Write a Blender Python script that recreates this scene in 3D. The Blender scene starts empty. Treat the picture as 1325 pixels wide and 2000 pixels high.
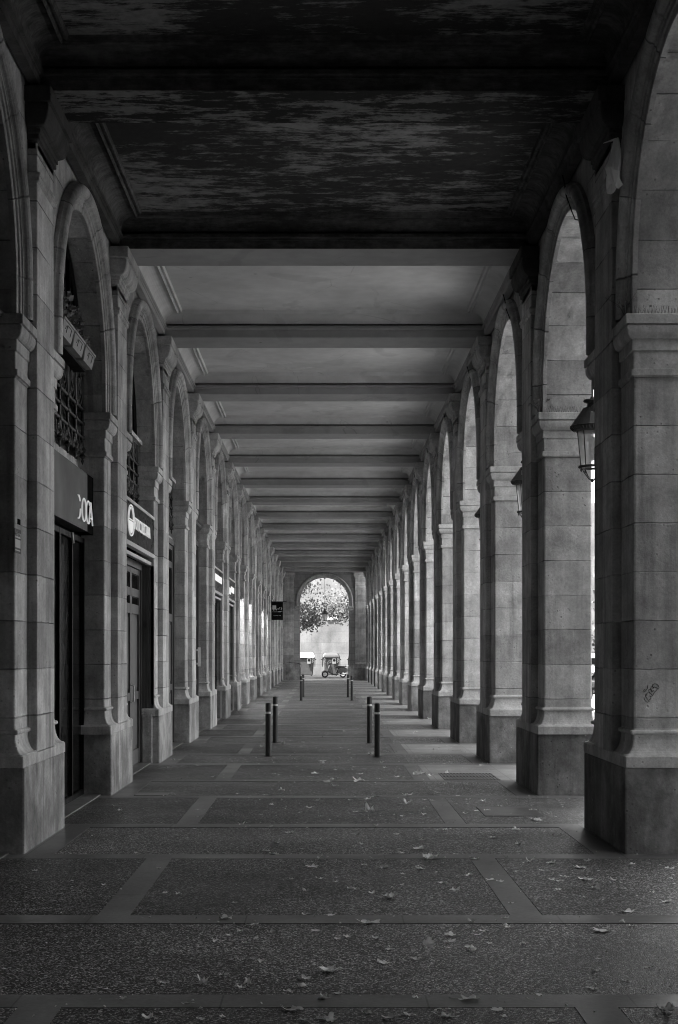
import bpy, bmesh, math, random
from mathutils import Vector, Matrix
R = math.radians
PI = math.pi
random.seed(7)
scn = bpy.context.scene
COL = scn.collection

# ------------------------------------------------------------------ camera
EYE = 1.70
F = 2825.0                      # focal length in photo pixels
VX, VY = 634.0, 1275.0          # vanishing point in the photograph (1325 x 2000)
cam = bpy.data.cameras.new('camera')
cam.sensor_fit = 'VERTICAL'; cam.sensor_height = 36.0
cam.lens = 36.0 * F / 2000.0
cam.shift_x = (1325 / 2 - VX) / 2000.0
cam.shift_y = (VY - 1000.0) / 2000.0
cam.clip_start = 0.1; cam.clip_end = 2000
co = bpy.data.objects.new('camera', cam); COL.objects.link(co)
co.location = (0, 0, EYE); co.rotation_euler = (R(90), 0, 0)
scn.camera = co

def ground_pt(px, py, z=0.0):
    y = F * (EYE - z) / (py - VY)
    return ((px - VX) * y / F, y)

# ------------------------------------------------------------------ layout
B = 5.0                          # bay length
def YN(n): return 12.2 + B * n   # near corner of pier n
N0, N1 = -5, 15                  # first pier, last pier (in the end corner)
XP = 2.53                        # plinth / pilaster face
XS = 2.62                        # shaft face
XO = 3.19                        # street face of the right row
Z_SPR, Z_STILT, R_IN = 4.557, 0.27, 1.60
Z_CEN = Z_SPR + Z_STILT
Y_END = 89.5

# ------------------------------------------------------------------ mesh helper
class MB:
    def __init__(s): s.v = []; s.f = []; s.c = []; s.m = []
    def add(s, vs, fs, course=0.5, mi=0):
        o = len(s.v)
        for i, p in enumerate(vs):
            s.v.append(tuple(p)); s.c.append(course[i] if isinstance(course, (list, tuple)) else (course(p) if callable(course) else course))
        for f in fs: s.f.append(tuple(i + o for i in f)); s.m.append(mi)
        return s
    def box(s, x0, x1, y0, y1, z0, z1, course=0.5, mi=0, cuts=1):
        if x0 > x1: x0, x1 = x1, x0
        if y0 > y1: y0, y1 = y1, y0
        vs = [(x, y, z) for z in (z0, z1) for y in (y0, y1) for x in (x0, x1)]
        fs = [(0, 2, 3, 1), (4, 5, 7, 6), (0, 1, 5, 4), (2, 6, 7, 3), (0, 4, 6, 2), (1, 3, 7, 5)]
        return s.add(vs, fs, course, mi)
    def stack(s, x0, x1, y0, y1, prof, r=0.012, course=0.5, caps=True, mi=0):
        """rectangular plan with rounded corners, lofted through (offset, z)"""
        if x0 > x1: x0, x1 = x1, x0
        vs = []; n = 12
        for off, z in prof:
            a0, a1, b0, b1 = x0 - off, x1 + off, y0 - off, y1 + off
            for cx, cy, st in ((a1 - r, b1 - r, 0), (a0 + r, b1 - r, 90), (a0 + r, b0 + r, 180), (a1 - r, b0 + r, 270)):
                for k in range(3):
                    a = R(st + 45 * k); vs.append((cx + r * math.cos(a), cy + r * math.sin(a), z))
        fs = []
        for l in range(len(prof) - 1):
            for k in range(n):
                a, b = l * n + k, l * n + (k + 1) % n
                fs.append((a, b, b + n, a + n))
        if caps:
            fs.append(tuple(reversed(range(n)))); fs.append(tuple(range((len(prof) - 1) * n, len(prof) * n)))
        return s.add(vs, fs, course, mi)
    def lathe(s, cx, cy, prof, seg=16, caps=True, mi=0):
        vs = []
        for r, z in prof:
            for k in range(seg):
                a = 2 * PI * k / seg; vs.append((cx + r * math.cos(a), cy + r * math.sin(a), z))
        fs = []
        for l in range(len(prof) - 1):
            for k in range(seg):
                a, b = l * seg + k, l * seg + (k + 1) % seg
                fs.append((a, b, b + seg, a + seg))
        if caps:
            fs.append(tuple(reversed(range(seg)))); fs.append(tuple(range((len(prof) - 1) * seg, len(prof) * seg)))
        return s.add(vs, fs, 0.5, mi)
    def tube(s, pts, r, seg=8, closed=False, mi=0):
        pts = [Vector(p) for p in pts]; n = len(pts); vs = []
        rr = r if isinstance(r, (list, tuple)) else [r] * n
        up = None
        for i, p in enumerate(pts):
            if closed: d = pts[(i + 1) % n] - pts[i - 1]
            else: d = pts[min(i + 1, n - 1)] - pts[max(i - 1, 0)]
            d.normalize()
            if up is None: up = Vector((0, 0, 1)) if abs(d.z) < 0.9 else Vector((1, 0, 0))
            a = d.cross(up)
            if a.length < 1e-4: a = d.cross(Vector((0, 1, 0.1)))
            a.normalize(); b = a.cross(d).normalized(); up = b
            for k in range(seg):
                t = 2 * PI * k / seg
                vs.append(p + (a * math.cos(t) + b * math.sin(t)) * rr[i])
        fs = []
        m = n if closed else n - 1
        for i in range(m):
            for k in range(seg):
                k2 = (k + 1) % seg; j = (i + 1) % n
                fs.append((i * seg + k, i * seg + k2, j * seg + k2, j * seg + k))
        if not closed:
            fs.append(tuple(reversed(range(seg)))); fs.append(tuple(range((n - 1) * seg, n * seg)))
        return s.add(vs, fs, 0.5, mi)
    def prism(s, poly, axis, a0, a1, mi=0):
        """poly: 2-D outline; axis 'x' -> poly is (y,z), 'y' -> (x,z), 'z' -> (x,y)"""
        def P(p, a): return {'x': (a, p[0], p[1]), 'y': (p[0], a, p[1]), 'z': (p[0], p[1], a)}[axis]
        n = len(poly)
        vs = [P(p, a0) for p in poly] + [P(p, a1) for p in poly]
        fs = [tuple(range(n)), tuple(reversed(range(n, 2 * n)))] + [(i, (i + 1) % n, (i + 1) % n + n, i + n) for i in range(n)]
        return s.add(vs, fs, 0.5, mi)
    def mesh(s, name, smooth=False):
        me = bpy.data.meshes.new(name)
        me.from_pydata(s.v, [], s.f); me.update()
        at = me.attributes.new('course', 'FLOAT', 'POINT'); at.data.foreach_set('value', [float(c) for c in s.c])
        bm = bmesh.new(); bm.from_mesh(me); bmesh.ops.recalc_face_normals(bm, faces=bm.faces[:]); bm.to_mesh(me); bm.free()
        me.polygons.foreach_set('material_index', s.m)
        if smooth: me.polygons.foreach_set('use_smooth', [True] * len(me.polygons))
        return me

def link(name, me, mat, parent=None, loc=None, label=None):
    o = bpy.data.objects.new(name, me); COL.objects.link(o)
    if mat is not None and not me.materials:
        for m in (mat if isinstance(mat, (list, tuple)) else [mat]): me.materials.append(m)
    if parent is not None: o.parent = parent
    if loc is not None: o.location = loc
    if label: o['label'] = label
    return o
def thing(name, label, cat, loc=(0, 0, 0), rz=0.0, group=None):
    o = bpy.data.objects.new(name, None); COL.objects.link(o); o.empty_display_size = 0.2
    o.location = loc; o.rotation_euler = (0, 0, rz); return tag(o, label, cat, group)
def tag(o, label, cat, group=None):
    o['label'] = label; o['category'] = cat
    if group: o['group'] = group
    return o
def struct(name, me, mat):
    o = link(name, me, mat); o['kind'] = 'structure'; return o
def copy_tree(o, parent=None):
    c = o.copy(); COL.objects.link(c)
    if parent is not None: c.parent = parent
    for ch in list(o.children): copy_tree(ch, c)
    return c

# ------------------------------------------------------------------ materials
class NT:
    def __init__(s, name):
        s.m = bpy.data.materials.new(name); s.m.use_nodes = True
        s.t = s.m.node_tree; s.b = s.t.nodes['Principled BSDF']
    def n(s, typ, **kw):
        nd = s.t.nodes.new(typ)
        for k, v in kw.items(): setattr(nd, k, v)
        return nd
    def l(s, a, b): s.t.links.new(a, b)
    def val(s, sock, v):
        if hasattr(v, 'is_linked') or hasattr(v, 'links'): s.l(v, sock)
        else: sock.default_value = v
    def math(s, op, a, b=0.0, c=0.0, clamp=False):
        nd = s.n('ShaderNodeMath', operation=op); nd.use_clamp = clamp
        s.val(nd.inputs[0], a); s.val(nd.inputs[1], b)
        if op in ('MULTIPLY_ADD', 'SMOOTH_MIN', 'COMPARE'): s.val(nd.inputs[2], c)
        return nd.outputs[0]
    def pos(s, scale=(1, 1, 1)):
        g = s.n('ShaderNodeNewGeometry')
        if scale == (1, 1, 1): return g.outputs['Position']
        v = s.n('ShaderNodeVectorMath', operation='MULTIPLY'); s.l(g.outputs['Position'], v.inputs[0]); v.inputs[1].default_value = scale
        return v.outputs[0]
    def noise(s, scale, vec=None, detail=4, rough=0.55, dist=0.0):
        nd = s.n('ShaderNodeTexNoise'); nd.inputs['Scale'].default_value = scale
        nd.inputs['Detail'].default_value = detail; nd.inputs['Roughness'].default_value = rough; nd.inputs['Distortion'].default_value = dist
        s.l(vec if vec is not None else s.pos(), nd.inputs['Vector']); return nd.outputs['Fac']
    def rng(s, v, a, b, c, d):
        nd = s.n('ShaderNodeMapRange'); s.val(nd.inputs[0], v)
        for i, x in enumerate((a, b, c, d)): s.val(nd.inputs[i + 1], x)
        return nd.outputs[0]
    def grey(s, v):
        nd = s.n('ShaderNodeCombineColor'); 
        for i in range(3): s.val(nd.inputs[i], v)
        return nd.outputs[0]
    def bump(s, h, strength, dist):
        nd = s.n('ShaderNodeBump'); nd.inputs['Strength'].default_value = strength; nd.inputs['Distance'].default_value = dist
        s.l(h, nd.inputs['Height']); s.l(nd.outputs[0], s.b.inputs['Normal']); return nd
    def out(s, v, rough=0.8, spec=0.3):
        s.l(s.grey(v), s.b.inputs['Base Color']); s.val(s.b.inputs['Roughness'], rough); s.b.inputs['Specular IOR Level'].default_value = spec
        return s.m

def flat(name, v, rough=0.6, spec=0.4, metal=0.0, var=0.12, scale=6.0, emit=None):
    t = NT(name)
    n1 = t.noise(scale); n2 = t.noise(scale * 9, detail=3)
    k = t.math('ADD', t.rng(n1, 0.3, 0.7, 1 - var, 1 + var), t.rng(n2, 0.3, 0.7, -var * 0.5, var * 0.5))
    t.out(t.math('MULTIPLY', k, v), t.rng(n1, 0.3, 0.7, max(0.02, rough - 0.08), min(1, rough + 0.08)), spec)
    t.b.inputs['Metallic'].default_value = metal
    if emit: 
        t.b.inputs['Emission Color'].default_value = (1, 1, 1, 1); t.b.inputs['Emission Strength'].default_value = emit
    return t.m

def stone(name, base, joint=True, spots=0.0, stain=0.25, courseh=0.41):
    t = NT(name)
    big = t.noise(0.55, detail=3); mid = t.noise(3.5, detail=5, rough=0.62); fine = t.noise(38, detail=4, rough=0.7)
    streak = t.noise(1.0, t.pos((9, 9, 0.55)), detail=3)
    k = t.rng(big, 0.3, 0.7, 1 - stain, 1 + stain * 0.7)
    k = t.math('MULTIPLY', k, t.rng(mid, 0.28, 0.72, 0.68, 1.26))
    k = t.math('MULTIPLY', k, t.rng(fine, 0.3, 0.7, 0.84, 1.16))
    k = t.math('MULTIPLY', k, t.rng(streak, 0.3, 0.7, 0.84, 1.14))
    run = t.noise(1.0, t.pos((5.5, 5.5, 0.32)), detail=4, rough=0.6)      # run-off streaks and old patches
    k = t.math('MULTIPLY', k, t.rng(run, 0.56, 0.68, 1.0, 0.66))
    pat = t.noise(1.15, detail=5, rough=0.65, dist=0.6)
    k = t.math('MULTIPLY', k, t.rng(pat, 0.57, 0.62, 1.0, 0.84)); k = t.math('MULTIPLY', k, t.rng(pat, 0.36, 0.40, 1.14, 1.0))
    # chisel pits
    vo = t.n('ShaderNodeTexVoronoi'); vo.inputs['Scale'].default_value = 16; t.l(t.pos(), vo.inputs['Vector'])
    pit = t.rng(vo.outputs['Distance'], 0.08, 0.2, 1.0, 0.0)
    pit = t.math('MULTIPLY', pit, t.rng(mid, 0.48, 0.62, 0.0, 1.0))
    k = t.math('MULTIPLY', k, t.math('SUBTRACT', 1.0, t.math('MULTIPLY', pit, 0.45)))
    if spots:
        v2 = t.n('ShaderNodeTexVoronoi'); v2.inputs['Scale'].default_value = 11; t.l(t.pos(), v2.inputs['Vector'])
        sp = t.math('MULTIPLY', t.rng(v2.outputs['Distance'], 0.05, 0.16, 1.0, 0.0), t.rng(t.noise(2.3, detail=4), 0.52, 0.66, 0.0, 1.0))
        k = t.math('ADD', k, t.math('MULTIPLY', sp, spots))
        bl = t.rng(t.noise(1.7, t.pos((1, 1, 0.7)), detail=5, rough=0.65), 0.42, 0.62, 0.55, 1.1)
        k = t.math('MULTIPLY', k, bl)
    h = t.math('ADD', t.math('MULTIPLY', mid, 0.6), t.math('MULTIPLY', fine, 0.4))
    h = t.math('SUBTRACT', h, t.math('MULTIPLY', pit, 0.5))
    if joint:
        at = t.n('ShaderNodeAttribute', attribute_name='course'); c = at.outputs['Fac']
        wob = t.rng(t.noise(7.0, detail=2), 0.0, 1.0, -0.016, 0.016)
        cw = t.math('ADD', c, wob)
        fl = t.math('FLOOR', cw)
        fr = t.math('FRACT', cw)
        dist = t.math('MINIMUM', fr, t.math('SUBTRACT', 1.0, fr))
        jw = t.rng(t.noise(2.1, detail=3), 0.35, 0.65, 0.007, 0.028)
        j = t.math('SUBTRACT', 1.0, t.math('DIVIDE', dist, jw), clamp=True)
        j = t.math('MULTIPLY', j, t.rng(t.noise(1.3, detail=3), 0.38, 0.6, 0.2, 1.0))
        wn = t.n('ShaderNodeTexWhiteNoise', noise_dimensions='3D')
        cx = t.n('ShaderNodeCombineXYZ'); sx = t.n('ShaderNodeSeparateXYZ'); t.l(t.pos(), sx.inputs[0])
        t.l(fl, cx.inputs[0]); t.l(t.math('FLOOR', t.math('DIVIDE', t.math('SUBTRACT', sx.outputs[1], 0.65), 2.5)), cx.inputs[1]); t.l(t.math('SIGN', sx.outputs[0]), cx.inputs[2])
        t.l(cx.outputs[0], wn.inputs['Vector'])
        k = t.math('MULTIPLY', k, t.rng(wn.outputs['Value'], 0, 1, 0.74, 1.18))
        k = t.math('MULTIPLY', k, t.math('SUBTRACT', 1.0, t.math('MULTIPLY', j, 0.72)))
        h = t.math('SUBTRACT', h, t.math('MULTIPLY', j, 1.2))
    t.bump(h, 0.8, 0.014)
    return t.out(t.math('MULTIPLY', k, base), 0.88, 0.2)

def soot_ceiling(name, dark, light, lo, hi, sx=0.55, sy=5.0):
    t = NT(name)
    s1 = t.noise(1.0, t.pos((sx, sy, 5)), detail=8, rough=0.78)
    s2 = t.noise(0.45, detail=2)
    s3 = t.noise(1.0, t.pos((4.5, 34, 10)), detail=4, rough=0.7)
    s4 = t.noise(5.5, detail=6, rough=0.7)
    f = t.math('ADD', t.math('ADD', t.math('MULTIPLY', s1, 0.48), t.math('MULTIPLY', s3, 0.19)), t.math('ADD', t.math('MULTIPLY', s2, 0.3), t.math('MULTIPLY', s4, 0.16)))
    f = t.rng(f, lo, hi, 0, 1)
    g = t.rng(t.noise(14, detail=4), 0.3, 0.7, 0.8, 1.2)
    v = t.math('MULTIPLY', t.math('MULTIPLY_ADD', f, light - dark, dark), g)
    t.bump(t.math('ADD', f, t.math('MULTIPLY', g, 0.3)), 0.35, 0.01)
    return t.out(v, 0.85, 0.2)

def plaster(name, base):
    t = NT(name)
    a = t.noise(0.7, detail=3); b = t.noise(5, detail=4); c = t.noise(45, detail=3)
    k = t.math('MULTIPLY', t.rng(a, 0.3, 0.7, 0.82, 1.10), t.rng(b, 0.3, 0.7, 0.93, 1.06))
    wm = t.noise(0.9, t.pos((1.0, 0.6, 1)), detail=5, dist=1.0); k = t.math('MULTIPLY', k, t.rng(wm, 0.60, 0.64, 1.0, 0.88))
    cr = t.n('ShaderNodeTexVoronoi'); cr.feature = 'DISTANCE_TO_EDGE'; cr.inputs['Scale'].default_value = 0.6; t.l(t.pos((1, 1, 1)), cr.inputs['Vector'])
    ck = t.math('MULTIPLY', t.rng(cr.outputs['Distance'], 0.0, 0.006, 1, 0), t.rng(t.noise(1.3), 0.5, 0.6, 0, 0.25))
    sp = t.n('ShaderNodeTexVoronoi'); sp.inputs['Scale'].default_value = 2.6; t.l(t.pos(), sp.inputs['Vector'])
    fl = t.math('MULTIPLY', t.rng(sp.outputs['Distance'], 0.04, 0.09, 1, 0), t.rng(t.noise(0.9), 0.56, 0.62, 0, 0.5))
    k = t.math('MULTIPLY', k, t.math('SUBTRACT', 1.0, t.math('MAXIMUM', ck, fl)))
    t.bump(t.math('ADD', b, t.math('MULTIPLY', c, 0.3)), 0.15, 0.006)
    return t.out(t.math('MULTIPLY', k, base), 0.75, 0.25)

def aggregate(name, base, lo=0.25, hi=2.3, scale=85):
    t = NT(name)
    vo = t.n('ShaderNodeTexVoronoi'); vo.inputs['Scale'].default_value = scale; t.l(t.pos(), vo.inputs['Vector'])
    sc = t.n('ShaderNodeSeparateColor'); t.l(vo.outputs['Color'], sc.inputs[0])
    r = t.math('POWER', sc.outputs[0], 4.5)
    cell = t.rng(r, 0, 1, lo, hi)
    edge = t.rng(vo.outputs['Distance'], 0.25, 0.6, 1.0, 0.55)
    a = t.noise(0.8, detail=4, rough=0.6); b = t.noise(6, detail=3)
    k = t.math('MULTIPLY', t.math('MULTIPLY', cell, edge), t.rng(a, 0.3, 0.7, 0.6, 1.32))
    k = t.math('MULTIPLY', k, t.rng(b, 0.3, 0.7, 0.82, 1.16))
    gm = t.n('ShaderNodeTexVoronoi'); gm.inputs['Scale'].default_value = 3.3; t.l(t.pos(), gm.inputs['Vector'])
    k = t.math('MULTIPLY', k, t.math('SUBTRACT', 1.0, t.math('MULTIPLY', t.rng(gm.outputs['Distance'], 0.05, 0.11, 1, 0), t.rng(t.noise(1.1), 0.5, 0.58, 0, 0.5))))
    wt = t.rng(t.noise(0.35, detail=2), 0.45, 0.6, 0.5, 0.38)
    t.bump(t.math('SUBTRACT', 1.0, vo.outputs['Distance']), 0.6, 0.006)
    return t.out(t.math('MULTIPLY', k, base), wt, 0.22)

def slabs(name, base):
    t = NT(name)
    a = t.noise(1.2, detail=4); b = t.noise(30, detail=4, rough=0.7); c = t.noise(0.5, t.pos((1, 1, 1)), detail=2)
    br = t.n('ShaderNodeTexBrick'); br.inputs['Scale'].default_value = 1.0
    br.inputs['Brick Width'].default_value = 1.0; br.inputs['Row Height'].default_value = 50.0; br.inputs['Mortar Size'].default_value = 0.005
    br.inputs['Color1'].default_value = (0.85, 0.85, 0.85, 1); br.inputs['Color2'].default_value = (1.1, 1.1, 1.1, 1); br.inputs['Mortar'].default_value = (0.3, 0.3, 0.3, 1)
    t.l(t.pos(), br.inputs['Vector'])
    sc = t.n('ShaderNodeSeparateColor'); t.l(br.outputs['Color'], sc.inputs[0])
    k = t.math('MULTIPLY', sc.outputs[0], t.rng(a, 0.3, 0.7, 0.68, 1.22)); k = t.math('MULTIPLY', k, t.rng(b, 0.3, 0.7, 0.75, 1.22))
    st = t.noise(4.2, detail=5, rough=0.7); k = t.math('MULTIPLY', k, t.rng(st, 0.52, 0.66, 1.0, 0.72))
    t.bump(b, 0.3, 0.004)
    return t.out(t.math('MULTIPLY', k, base), t.rng(c, 0.4, 0.6, 0.3, 0.48), 0.5)

def ashlar(name, base, bw, bh, joint=0.35, stain=0.3):
    t = NT(name)
    g = t.n('ShaderNodeNewGeometry'); sx = t.n('ShaderNodeSeparateXYZ'); t.l(g.outputs['Position'], sx.inputs[0])
    cx = t.n('ShaderNodeCombineXYZ'); t.l(t.math('ADD', sx.outputs[0], sx.outputs[1]), cx.inputs[0]); t.l(sx.outputs[2], cx.inputs[1])
    br = t.n('ShaderNodeTexBrick'); br.inputs['Scale'].default_value = 1.0
    br.inputs['Brick Width'].default_value = bw; br.inputs['Row Height'].default_value = bh; br.inputs['Mortar Size'].default_value = 0.008
    br.inputs['Color1'].default_value = (0.88, 0.88, 0.88, 1); br.inputs['Color2'].default_value = (1.08, 1.08, 1.08, 1); br.inputs['Mortar'].default_value = (joint,) * 3 + (1,)
    t.l(cx.outputs[0], br.inputs['Vector'])
    sc = t.n('ShaderNodeSeparateColor'); t.l(br.outputs['Color'], sc.inputs[0])
    a = t.noise(0.45, detail=4, rough=0.6); b = t.noise(9, detail=4); st = t.noise(0.8, t.pos((1.0, 1.0, 0.35)), detail=4)
    k = t.math('MULTIPLY', sc.outputs[0], t.rng(a, 0.35, 0.65, 1 - stain, 1 + stain * 0.5)); k = t.math('MULTIPLY', k, t.rng(b, 0.3, 0.7, 0.9, 1.1))
    k = t.math('MULTIPLY', k, t.rng(st, 0.5, 0.68, 1.0, 0.68))
    t.bump(b, 0.3, 0.01)
    return t.out(t.math('MULTIPLY', k, base), 0.85, 0.2)

def wood(name, base):
    t = NT(name)
    g = t.noise(1.0, t.pos((26, 26, 1.2)), detail=5, rough=0.6, dist=0.6); a = t.noise(1.1, detail=3)
    kn = t.n('ShaderNodeTexVoronoi'); kn.inputs['Scale'].default_value = 1.0; t.l(t.pos((5, 5, 2.2)), kn.inputs['Vector'])
    k = t.math('MULTIPLY', t.rng(g, 0.25, 0.75, 0.6, 1.35), t.rng(a, 0.3, 0.7, 0.75, 1.2))
    k = t.math('MULTIPLY', k, t.rng(kn.outputs['Distance'], 0.05, 0.2, 0.5, 1.0))
    t.bump(g, 0.25, 0.004)
    return t.out(t.math('MULTIPLY', k, base), 0.6, 0.3)

def leafmat(name, base, var=0.5, trans=0.35):
    t = NT(name)
    at = t.n('ShaderNodeAttribute', attribute_name='course')
    k = t.math('MULTIPLY', t.rng(at.outputs['Fac'], 0, 1, 1 - var, 1 + var), base)
    m = t.out(k, 0.55, 0.3)
    if trans:
        tr = t.n('ShaderNodeBsdfTranslucent'); t.l(t.grey(t.math('MULTIPLY', k, 1.2)), tr.inputs['Color'])
        mx = t.n('ShaderNodeMixShader'); mx.inputs[0].default_value = trans
        t.l(t.b.outputs[0], mx.inputs[1]); t.l(tr.outputs[0], mx.inputs[2])
        t.l(mx.outputs[0], t.t.nodes['Material Output'].inputs['Surface'])
    return m

def clear_glass(name, tint=0.9, op=0.25):
    t = NT(name)
    tr = t.n('ShaderNodeBsdfTransparent'); tr.inputs['Color'].default_value = (tint,) * 3 + (1,)
    gl = t.n('ShaderNodeBsdfGlossy'); gl.inputs['Roughness'].default_value = 0.06
    mx = t.n('ShaderNodeMixShader'); fr = t.n('ShaderNodeFresnel'); fr.inputs[0].default_value = 1.45
    t.l(t.math('ADD', fr.outputs[0], op * 0.3), mx.inputs[0])
    t.l(tr.outputs[0], mx.inputs[1]); t.l(gl.outputs[0], mx.inputs[2])
    df = t.n('ShaderNodeBsdfTranslucent'); df.inputs['Color'].default_value = (0.75, 0.75, 0.75, 1)
    d2 = t.n('ShaderNodeBsdfDiffuse'); d2.inputs['Color'].default_value = (0.75, 0.75, 0.75, 1)
    m3 = t.n('ShaderNodeMixShader'); m3.inputs[0].default_value = 0.5; t.l(df.outputs[0], m3.inputs[1]); t.l(d2.outputs[0], m3.inputs[2])
    m4 = t.n('ShaderNodeMixShader'); m4.inputs[0].default_value = 0.38; t.l(mx.outputs[0], m4.inputs[1]); t.l(m3.outputs[0], m4.inputs[2])
    t.l(m4.outputs[0], t.t.nodes['Material Output'].inputs['Surface'])
    return t.m

M = {}
M['stone'] = stone('sandstone', 0.47, stain=0.3)
M['stone_plain'] = stone('sandstone_unjointed', 0.47, joint=False)
M['plinth'] = stone('sandstone_plinth', 0.38, joint=False, spots=0.7, stain=0.35)
M['plinth_dirty'] = stone('grimy_plinth', 0.27, joint=False, spots=0.9, stain=0.4)
M['spandrel'] = stone('sandstone_spandrel', 0.48)
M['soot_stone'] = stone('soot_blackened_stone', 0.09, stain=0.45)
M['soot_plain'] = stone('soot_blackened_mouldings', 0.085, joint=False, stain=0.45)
M['plaster'] = plaster('painted_plaster', 0.60)
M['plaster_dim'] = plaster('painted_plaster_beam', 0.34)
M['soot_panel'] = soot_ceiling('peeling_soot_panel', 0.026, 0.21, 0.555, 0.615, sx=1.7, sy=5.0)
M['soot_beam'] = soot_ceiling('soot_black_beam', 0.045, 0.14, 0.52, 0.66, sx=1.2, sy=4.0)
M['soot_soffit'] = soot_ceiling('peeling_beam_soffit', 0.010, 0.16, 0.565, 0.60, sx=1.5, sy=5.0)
M['agg'] = aggregate('exposed_aggregate', 0.108, 0.22, 9.0, 112)
M['agg_bay'] = aggregate('exposed_aggregate_bay', 0.086, 0.22, 9.0, 112)
M['slab_right'] = slabs('smooth_pavers', 0.31)  # smooth pavers, with light from the arch openings painted into their pale tone
M['agg_lit'] = aggregate('exposed_aggregate_lit', 0.15, 0.22, 9.0, 112)  # lighter copy of the aggregate, painting in light from the right
M['strip'] = slabs('stone_strip', 0.15)
M['agg_out'] = aggregate('street_paving', 0.34, 0.6, 1.6)
M['road'] = aggregate('asphalt', 0.06, scale=60)
M['earth'] = aggregate('park_earth', 0.11, scale=30)
M['iron'] = flat('wrought_iron', 0.030, 0.55, 0.4, var=0.3)
M['blackmetal'] = flat('black_metal', 0.008, 0.5, 0.06, var=0.2)
M['bollard'] = flat('bollard_paint', 0.022, 0.45, 0.4, var=0.25)
M['band'] = flat('reflective_band', 0.55, 0.35, 0.5, var=0.15, scale=40)
M['darkglass'] = flat('dark_glass', 0.004, 0.15, 0.08, var=0.1)
M['voidglass'] = flat('dusty_dark_glass', 0.004, 0.3, 0.15, var=0.3)
M['signgrey'] = flat('grey_sign_panel', 0.034, 0.5, 0.15, var=0.06, scale=1.5)
M['signdark'] = flat('dark_sign_edge', 0.008, 0.7, 0.0)
M['signglass'] = flat('black_sign_glass', 0.006, 0.3, 0.02, var=0.05)
M['white'] = flat('white_paint', 0.85, 0.5, 0.3, var=0.03)
M['lit'] = flat('backlit_lettering', 0.85, 0.5, 0.3, var=0.03, emit=0.032)
M['metal'] = flat('brushed_metal', 0.38, 0.4, 0.5, var=0.1)
M['wood'] = wood('dark_wood', 0.085)
M['wood_light'] = wood('oak_board', 0.065)
M['terracotta'] = flat('pale_planter', 0.30, 0.75, 0.2, var=0.12, scale=9)
M['plant'] = leafmat('planter_leaves', 0.19, 0.6, 0.2)
M['dryleaf'] = leafmat('dry_leaf', 0.64, 0.48, 0.15)
M['crown'] = leafmat('plane_tree_leaves', 0.085, 0.45, 0.4)
M['crown_far'] = leafmat('park_tree_leaves', 0.08, 0.55, 0.4)
M['bark'] = stone('plane_tree_bark', 0.22, joint=False, spots=0.5)
M['sheet'] = leafmat('torn_plastic_sheet', 0.8, 0.0, 0.5)
M['glass'] = clear_glass('lantern_glass')
M['binbody'] = flat('grey_bin_plastic', 0.045, 0.5, 0.4, var=0.08)
M['binlid'] = flat('white_bin_lid', 0.3, 0.5, 0.3, var=0.05)
M['binlid2'] = flat('pale_bin_lid', 0.018, 0.5, 0.3, var=0.08)
M['decal'] = flat('faded_bin_sticker', 0.13, 0.6, 0.2, var=0.15)
M['rubber'] = flat('tyre_rubber', 0.008, 0.7, 0.3)
M['chrome'] = flat('chrome', 0.6, 0.2, 0.5, metal=0.8)
M['scooter'] = flat('scooter_paint', 0.055, 0.25, 0.5, var=0.05)
M['scooter_dark'] = flat('dark_scooter_paint', 0.010, 0.25, 0.5, var=0.1)
M['seat'] = flat('black_seat', 0.007, 0.5, 0.4)
M['carwhite'] = flat('white_car_paint', 0.75, 0.25, 0.5, var=0.03)
M['endwall'] = ashlar('end_wall_ashlar', 0.13, 1.5, 0.82, joint=0.55)
M['arcade_end'] = ashlar('arcade_end_stone', 0.34, 0.95, 0.41, joint=0.5, stain=0.25)
M['facade'] = ashlar('facade_stone', 0.36, 1.1, 0.42, joint=0.5)
M['ink'] = flat('marker_ink', 0.03, 0.7, 0.2)
M['lamp'] = flat('lamp_diffuser', 0.9, 0.5, 0.2, emit=9.0)
M['grate'] = flat('cast_iron_grate', 0.12, 0.5, 0.4, var=0.2, scale=12)
M['cover'] = slabs('concrete_cover', 0.115)
M['steelplate'] = flat('worn_steel_plate', 0.2, 0.45, 0.5, var=0.2, scale=14)

# ------------------------------------------------------------------ the arcade building
bld = thing('arcade_building', 'long stone arcade building with round arches, square piers, left side shops and coffered ceiling', 'building')

CO = lambda p: (p[2] - 1.147) / 0.4127 + 10
def sgn_mesh(name, fn, s):
    mb = MB(); fn(mb, s); return mb.mesh(name)
def f_shaft(mb, s):
    x1 = XO if s > 0 else 3.10
    zs = [1.03, 2.0, 3.0, 4.04, 4.20]
    mb.stack(s * XS, s * x1, 0.05, 1.85, [(0, z) for z in zs], r=0.02, course=CO)
    # upper block behind the impost
def f_plinth(mb, s):
    x1 = (XO if s > 0 else 3.10) + 0.05
    mb.stack(s * XP, s * x1, 0.0, 1.90, [(-0.0, 0.0), (0, 0.25), (0, 0.5), (0, 0.722), (-0.008, 0.73)], r=0.02)
def f_base(mb, s):
    x0, x1 = XS, (XO if s > 0 else 3.10)
    pr = [(0.085, 0.73), (0.088, 0.735), (0.088, 0.822), (0.080, 0.83)]
    for k in range(8):       # scotia
        a = R(90 * k / 7); pr.append((0.074 * (1 - math.sin(a)) + 0.004, 0.836 + 0.165 * (1 - math.cos(a))))
    pr += [(0.004, 1.003)]
    for k in range(7):       # torus
        a = R(-90 + 180 * k / 6); pr.append((0.012 + 0.018 * math.cos(a), 1.025 + 0.02 * math.sin(a)))
    pr += [(0.002, 1.048), (0.002, 1.06)]
    mb.stack(s * x0, s * x1, 0.05, 1.85, pr, r=0.015)
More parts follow.
